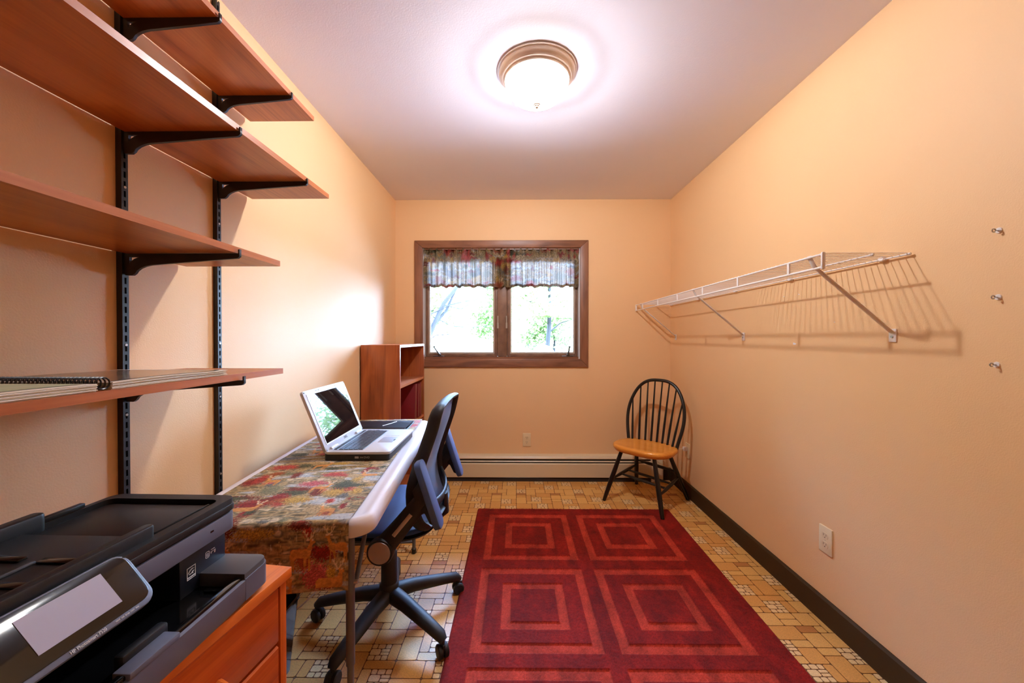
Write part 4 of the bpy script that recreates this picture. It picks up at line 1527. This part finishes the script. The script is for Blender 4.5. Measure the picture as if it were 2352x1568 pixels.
# raised rim round the lid top
b = B()
rim_o = rounded(-0.868, -0.602, YN - .004, YP + .002, 0.020, 5)
rim_i = rounded(-0.856, -0.620, YN + .01, YP - .022, 0.016, 5)
lo, hi = 0.175, 0.1865
nn = len(rim_o)
V = []
for pts, zz in ((rim_o, lo), (rim_o, hi - .002), ([(p[0] * .97 + q[0] * .03, p[1] * .97 + q[1] * .03) for p, q in zip(rim_o, rim_i)], hi), (rim_i, hi), (rim_i, lo)):
    V.append([b.bm.verts.new((*sh(p), zz)) for p in pts])
for A, Bq in zip(V, V[1:]):
    for j in range(nn):
        b.bm.faces.new((A[j], A[(j + 1) % nn], Bq[(j + 1) % nn], Bq[j]))
b.obj('lid_rim', BLACKPL, pr)
# document feeder: far plate, near channel, guides
b = B().prism([sh(p) for p in rounded(-0.842, -0.634, 0.640, 0.768, 0.012, 4)], 'xy', 0.174, 0.1805, 0.0015)
b.obj('feeder_plate', BLACKPL, pr)
PB(-0.856, -0.622, YN + .004, 0.636, CZ + 0.175, CZ + 0.186, 0.002).obj('feeder_deck', BLACKPL, pr)
b = B().prism([sh(p) for p in rounded(-0.634, -0.616, YN, 0.640, 0.008, 4)], 'xy', 0.178, 0.206, 0.003)
b.obj('feeder_wall', BLACKPL, pr)
b = B().prism([sh(p) for p in rounded(-0.874, -0.850, YN, 0.672, 0.010, 4)], 'xy', 0.174, 0.208, 0.004)
b.obj('rear_guide', BLACKPL, pr)
PB(-0.866, -0.855, 0.665, 0.735, CZ + 0.188, CZ + 0.197, 0.002).obj('guide_tab', BLACKPL, pr)
PB(-0.637, -0.633, 0.655, 0.770, CZ + 0.1795, CZ + 0.1825, 0.001).obj('plate_edge', BLACKPL, pr)
for (xa, xc, yy) in ((-0.82, -0.745, 0.555), (-0.715, -0.645, 0.553), (-0.80, -0.735, 0.497), (-0.70, -0.648, 0.496)):
    PB(xa, xc, yy, yy + .012, CZ + 0.186, CZ + 0.1895, 0.001).obj('feeder_rib', BLACKGL, pr)
PB(-0.722, -0.717, 0.46, 0.556, CZ + 0.186, CZ + 0.190, 0.0015).obj('feeder_ridge', GREYPLATE, pr)
# front control panel, tilted
pt = Vector((-0.6085 - pr0.x, 0, 0.193))
pb = Vector((-0.5515 - pr0.x, 0, 0.125))
ax = (pb - pt)
PLn = ax.length
ax.normalize()
yv = Vector((0, 1, 0))
nv = yv.cross(ax)
if nv.z < 0:
    nv = -nv
pm = Matrix((ax, yv, ax.cross(yv))).transposed().to_4x4()
if (ax.cross(yv)).z < 0:
    pm = Matrix((ax, -yv, -(ax.cross(yv)))).transposed().to_4x4()
pm.translation = pt
sgnY = 1 if pm.col[1][1] > 0 else -1


def py(y):
    return sgnY * (y - pr0.y)


ya_, yb_ = sorted((py(0.30), py(0.580)))
b = B().prism(rounded(0, PLn, ya_, yb_, 0.020, 6), 'xy', -0.014, 0.0, 0.003)
cp = b.xform(pm).obj('control_panel', GREYBAND, pr)
b = B().prism(rounded(0.003, PLn - 0.008, ya_ + .006, yb_ - .006, 0.016, 6), 'xy', -0.002, 0.002, 0.001)
b.xform(pm).obj('panel_glass', BLACKGL, cp)
ya_, yb_ = sorted((py(0.444), py(0.538)))
B().box(0.0145, PLn - 0.0235, ya_, yb_, 0.001, 0.0026).xform(pm).obj('display', LCD, cp)
xd = pm.to_3x3() @ Vector((0, sgnY, 0))
yd = pm.to_3x3() @ Vector((-1, 0, 0))
text('HP Photosmart 7520', 0.0062, WHITEINK, cp, pm @ Vector((PLn - 0.0042, py(0.487), 0.0006)), xd, yd, xs=.78)
text('PRINT  FAX  SCAN  COPY  WEB', 0.0030, WHITEINK, cp, pm @ Vector((PLn - 0.0042, py(0.535), 0.0006)), xd, yd, xs=.74)
# emblems on the navy pillar
def frame(cx, cy, w, h, t, y_off=0):
    return [[(cx - w / 2, cy - h / 2), (cx + w / 2, cy - h / 2), (cx + w / 2, cy + h / 2), (cx - w / 2, cy + h / 2)], [(cx - w / 2 + t, cy - h / 2 + t), (cx + w / 2 - t, cy - h / 2 + t), (cx + w / 2 - t, cy + h / 2 - t), (cx - w / 2 + t, cy + h / 2 - t)]]


fm = Matrix(((0, 0, 1, -0.6222 - pr0.x), (1, 0, 0, 0.714 - pr0.y), (0, 1, 0, 0.076), (0, 0, 0, 1)))
curve_prism('emblem_frame', frame(0, 0, 0.019, 0.023, 0.0012), 0.0006, fm, WHITEINK, pr)
curve_prism('emblem_arc', [[(-.007, .001), (-.003, .006), (.002, .0075), (.007, .0055), (.003, .0055), (-.002, .004), (-.006, 0)]], 0.0006, fm, WHITEINK, pr)
curve_prism('emblem_star', [[(.0005, -.001), (.0025, .0015), (.0065, .0015), (.0035, -.001), (.0045, -.004), (.0015, -.0022), (-.004, -.003), (-.006, -.0015)]], 0.0006, fm, WHITEINK, pr)
curve_prism('emblem_bar', [[(-.0085, -.0065), (.0085, -.0065), (.0085, -.0085), (-.0085, -.0085)]], 0.0006, fm, WHITEINK, pr)
fm2 = Matrix(((0, 0, 1, -0.6222 - pr0.x), (1, 0, 0, 0.758 - pr0.y), (0, 1, 0, 0.088), (0, 0, 0, 1)))
curve_prism('emblem_frame', [rounded(-.012, -.002, -.006, .007, .003, 3), rounded(-.0108, -.0032, -.0048, .0058, .002, 3)], 0.0006, fm2, WHITEINK, pr)
curve_prism('emblem_frame', frame(-.007, 0.0, .004, .006, .001), 0.0006, fm2, WHITEINK, pr)
curve_prism('emblem_tray', [[(.001, .002), (.013, .002), (.012, -.004), (.0095, -.004), (.0105, .0008), (.003, .0008), (.003, -.002), (.001, -.002)]], 0.0006, fm2, WHITEINK, pr)
curve_prism('emblem_bar', [[(.002, .005), (.011, .005), (.011, .0062), (.002, .0062)]], 0.0006, fm2, WHITEINK, pr)
PB(-0.605, -0.6012, 0.735, 0.742, CZ + 0.1405, CZ + 0.1435).obj('port_mark', BLACKGL, pr)

# ------------------------------------------------------------------ bin and cord under the table
bn = thing('waste_bin', 'black tapered waste bin under the table behind the cabinet', 'bin', (-0.925, 1.29, 0))
b = B()
rings = []
for k, zz in ((0.82, 0.0), (0.82, 0.002), (1.0, 0.25), (1.04, 0.252), (1.04, 0.262), (0.97, 0.262), (0.80, 0.006)):
    rings.append([b.bm.verts.new((x * k, y * k, zz)) for x, y in rounded(-0.105, 0.112, -0.13, 0.13, 0.03, 4)])
for A, Bq in zip(rings, rings[1:]):
    for j in range(len(A)):
        b.bm.faces.new((A[j], A[(j + 1) % len(A)], Bq[(j + 1) % len(A)], Bq[j]))
b.bm.faces.new(rings[0][::-1])
b.bm.faces.new(rings[-1])
b.obj('bucket', BLACKGL, bn)
c = B().tube([(-0.66, 1.43, 0.69), (-0.675, 1.43, 0.50), (-0.71, 1.435, 0.34), (-0.77, 1.44, 0.247), (-0.83, 1.44, 0.19), (-0.93, 1.45, 0.13), (-1.031, 1.46, 0.12)], 0.0028, 8).obj('power_cord', WHITEWIRE)
tag(c, 'white power cord hanging under the table behind the black bin', 'cord')

# ------------------------------------------------------------------ outside the window
GRASS = mat('lawn', srgb(66, 80, 48), 0.9, var=(0.7, srgb(54, 68, 40), 0.3))
lawn = struct(B().box(-60, 60, YB + 0.6, 95, -0.55, -0.35).obj('lawn', GRASS))
BARK = mat('dark_bark', srgb(46, 42, 40), 0.9, var=(9, srgb(34, 30, 28), 0.3))
LEAVES = []
for i, c in enumerate(((128, 146, 78), (108, 132, 68), (142, 156, 98), (84, 104, 60))):
    LEAVES.append(attr_mat('leaf_%s' % ('lime', 'green', 'pale', 'deep')[i], 'none', 0.6))
    nt = LEAVES[-1].node_tree
    pn = nt.nodes['Principled BSDF']
    for l in list(pn.inputs['Base Color'].links):
        nt.links.remove(l)
    pn.inputs['Base Color'].default_value = srgb(*c)
    tr = nt.nodes.new('ShaderNodeBsdfTranslucent')
    tr.inputs['Color'].default_value = srgb(*c)
    mix = nt.nodes.new('ShaderNodeMixShader')
    mix.inputs['Fac'].default_value = 0.4
    nt.links.new(pn.outputs[0], mix.inputs[1])
    nt.links.new(tr.outputs[0], mix.inputs[2])
    nt.links.new(mix.outputs[0], nt.nodes['Material Output'].inputs['Surface'])


def tree(label, x, y, h, spread, base, nl, lm, seed, leafs=0.35, trunk_r=0.14, group='trees beyond the window'):
    g = random.Random(seed)
    t = thing('tree', label, 'tree', (x, y, -0.35), 0, group)
    top = Vector((g.uniform(-.4, .4), g.uniform(-.4, .4), h * .8))
    b = B().tube([(0, 0, 0), top * .3 + Vector((.1, 0, 0)), top * .65, top], [trunk_r, trunk_r * .8, trunk_r * .5, trunk_r * .15], 8)
    b.obj('trunk', BARK, t)
    ends = []
    for i in range(9):
        f = 0.22 + .75 * i / 9
        s0 = top * f
        a = g.uniform(0, 6.28)
        L = spread * (1.1 - .5 * f) * g.uniform(.7, 1)
        e = s0 + Vector((math.cos(a) * L, math.sin(a) * L, L * g.uniform(.15, .6)))
        mid = s0.lerp(e, .5) + Vector((0, 0, L * .12))
        B().tube([s0, mid, e], [trunk_r * .35, trunk_r * .22, trunk_r * .08], 6).obj('branch', BARK, t)
        ends += [mid, e, e, s0.lerp(e, .75)]
    ends += [top, top * .9]
    V = np.zeros((nl, 4, 3))
    for i in range(nl):
        c = g.choice(ends) + Vector((g.gauss(0, spread * .24), g.gauss(0, spread * .24), g.gauss(0, spread * .2)))
        c.z = max(c.z, base)
        u = Vector((g.gauss(0, 1), g.gauss(0, 1), g.gauss(0, 1))).normalized()
        w = u.orthogonal().normalized()
        s = leafs * g.uniform(.5, 1.1)
        for q, (a, d) in enumerate(((-.5, 0), (0, -.3), (.5, 0), (0, .3))):
            V[i, q] = c + u * a * s + w * d * s
    me = bpy.data.meshes.new('foliage')
    me.from_pydata(V.reshape(-1, 3).tolist(), [], [(4 * i, 4 * i + 1, 4 * i + 2, 4 * i + 3) for i in range(nl)])
    me.materials.append(lm)
    stuff(link('foliage', me, t))
    return t


t = thing('tree', 'bare crossing limbs of a tree close outside the left window pane', 'tree', (-2.75, 10.5, -0.35))
B().tube([(0, 0, 0), (0.1, 0, 1.2), (0.38, 0, 1.75), (0.75, 0, 2.55), (1.2, 0, 3.1), (1.45, 0, 3.9)], [.11, .10, .075, .06, .045, .02], 8).obj('trunk', BARK, t)
for pts, r in (([(0.52, 0, 2.0), (0.80, 0.1, 2.35), (1.05, .1, 2.9), (1.22, .1, 3.4)], .045), ([(0.30, 0, 2.2), (0.95, -.1, 2.5), (1.5, -.1, 2.62), (2.05, 0, 2.72)], .018),
               ([(0.45, 0, 2.18), (0.95, .1, 1.92), (1.5, .1, 1.88), (2.1, .1, 1.94)], .015), ([(0.75, 0, 2.5), (1.2, .2, 2.4), (1.75, .2, 2.75)], .014), ([(0.2, 0, 1.4), (.5, .1, 1.66), (1.0, .1, 1.7)], .02)):
    B().tube(pts, [r, r * .8, r * .6, r * .35][:len(pts)], 6).obj('branch', BARK, t)
tree('tall straight trunk tree seen through the right window pane', 2.35, 29.0, 11, 3.0, 3.2, 3600, LEAVES[0], 2, .40, .20)
tree('broad lime tree filling the left window pane', -6.2, 22, 9, 4.0, 0.6, 5600, LEAVES[0], 3, .42)
tree('dense green tree behind the mullion of the window', -2.4, 51, 13, 4.0, 0.3, 5600, LEAVES[1], 4, .55)
tree('pale leafy tree at the right edge of the window view', 13.0, 34, 9, 4.4, 0.4, 5000, LEAVES[2], 5, .42)
tree('deep green tree at the far left of the window view', -16.0, 42, 13, 5.6, 0.2, 4600, LEAVES[3], 6, .6)
tree('green tree low behind the tall trunk outside', 12.0, 60, 14, 6.0, 0.2, 5600, LEAVES[1], 7, .7)
tree('low bushy tree around the foot of the tall trunk outside', 4.2, 42, 5.2, 3.6, 0.1, 5200, LEAVES[2], 9, .5)
tree('far pale tree rising behind the others outside', 2.5, 76, 16, 7.0, 0.2, 5600, LEAVES[2], 8, .9)


def added_evergreen(label, x, y, h, r, seed, nl=3600):  # trees added out of view to keep window light off the right wall
    g = random.Random(seed)
    t = thing('added_evergreen', label, 'tree', (x, y, -0.35), 0, 'added conifer row blocking daylight')
    B().tube([(0, 0, 0), (0, 0, h * .5), (0, 0, h * .97)], [.09, .06, .01], 8).obj('trunk', BARK, t)
    V = []
    for i in range(nl):
        z = h * g.random() ** .8
        rr = r * (1 - .8 * (z / h) ** 3) * g.random() ** .4
        a = g.uniform(0, 6.2832)
        c = Vector((rr * math.cos(a), rr * math.sin(a), .1 + z))
        u = Vector((math.cos(a) + g.gauss(0, .6), math.sin(a) + g.gauss(0, .6), g.gauss(.6, .6))).normalized()
        w = u.orthogonal().normalized()
        q = .2 * g.uniform(.6, 1.2)
        V += [c - u * q * .6, c + w * q * .35, c + u * q * .6, c - w * q * .35]
    me = bpy.data.meshes.new('foliage')
    me.from_pydata([tuple(v) for v in V], [], [(4 * i, 4 * i + 1, 4 * i + 2, 4 * i + 3) for i in range(nl)])
    me.materials.append(LEAVES[3])
    stuff(link('foliage', me, t))


for lb, x, y, r, sd in (('unseen conifer added left of the window to block daylight, nearest the house', -2.65, 4.55, .84, 21), ('unseen conifer added left of the window to block daylight, second from the house', -2.9, 6.5, .84, 22),
                        ('unseen conifer added left of the window to block daylight, third from the house', -3.5, 8.5, .86, 23), ('unseen conifer added left of the window to block daylight, fourth from the house', -4.4, 10.4, 1.0, 24), ('unseen conifer added left of the window to block daylight, farthest of the row', -5.4, 12.6, 1.05, 25)):
    added_evergreen(lb, x, y, 5.2, r, sd)
BOUNCE_PATIO = mat('bounce_concrete', srgb(196, 194, 192), 0.85, var=(2.0, srgb(180, 178, 176), 0.3))
struct(B().box(-2.0, 9.0, YB + 0.62, 13, -0.36, -0.335).obj('bounce_patio', BOUNCE_PATIO))  # unseen paving added to bounce daylight up onto the ceiling
tk = thing('white_tank', 'white rounded tank on the lawn seen low in the right pane', 'tank', (1.03, 14.0, -0.35))
b = B().lathe([(0, -0.62), (.2, -0.57), (.33, -0.45), (.38, -.3), (.38, .9), (.33, 1.05), (.2, 1.17), (0, 1.22)], (0, 0, 0.95), 28, 'y')
b.obj('vessel', mat('white_tank_paint', srgb(240, 240, 240), 0.4), tk)
for yy in (-.2, .8):
    B().box(-.3, .3, yy - .04, yy + .04, 0, .68).obj('stand_leg', SASHGREY, tk)
hk = thing('garden_hook', 'thin shepherd hook with a small feeder outside the left pane', 'hook', (-1.33, 6.0, -0.35))
b = B().tube([(0, 0, 0), (0, 0, 1.60)] + [(0.06 - 0.06 * math.cos(a), 0, 1.60 + .06 * math.sin(a)) for a in [rad(q) for q in range(20, 171, 25)]], .008, 8)
b.obj('pole', STEEL, hk)
B().lathe([(0, .0), (.03, -.03), (.035, -.05), (.02, -.13), (.0, -.135)], (.118, 0, 1.605), 12).obj('feeder', SASHGREY, hk)
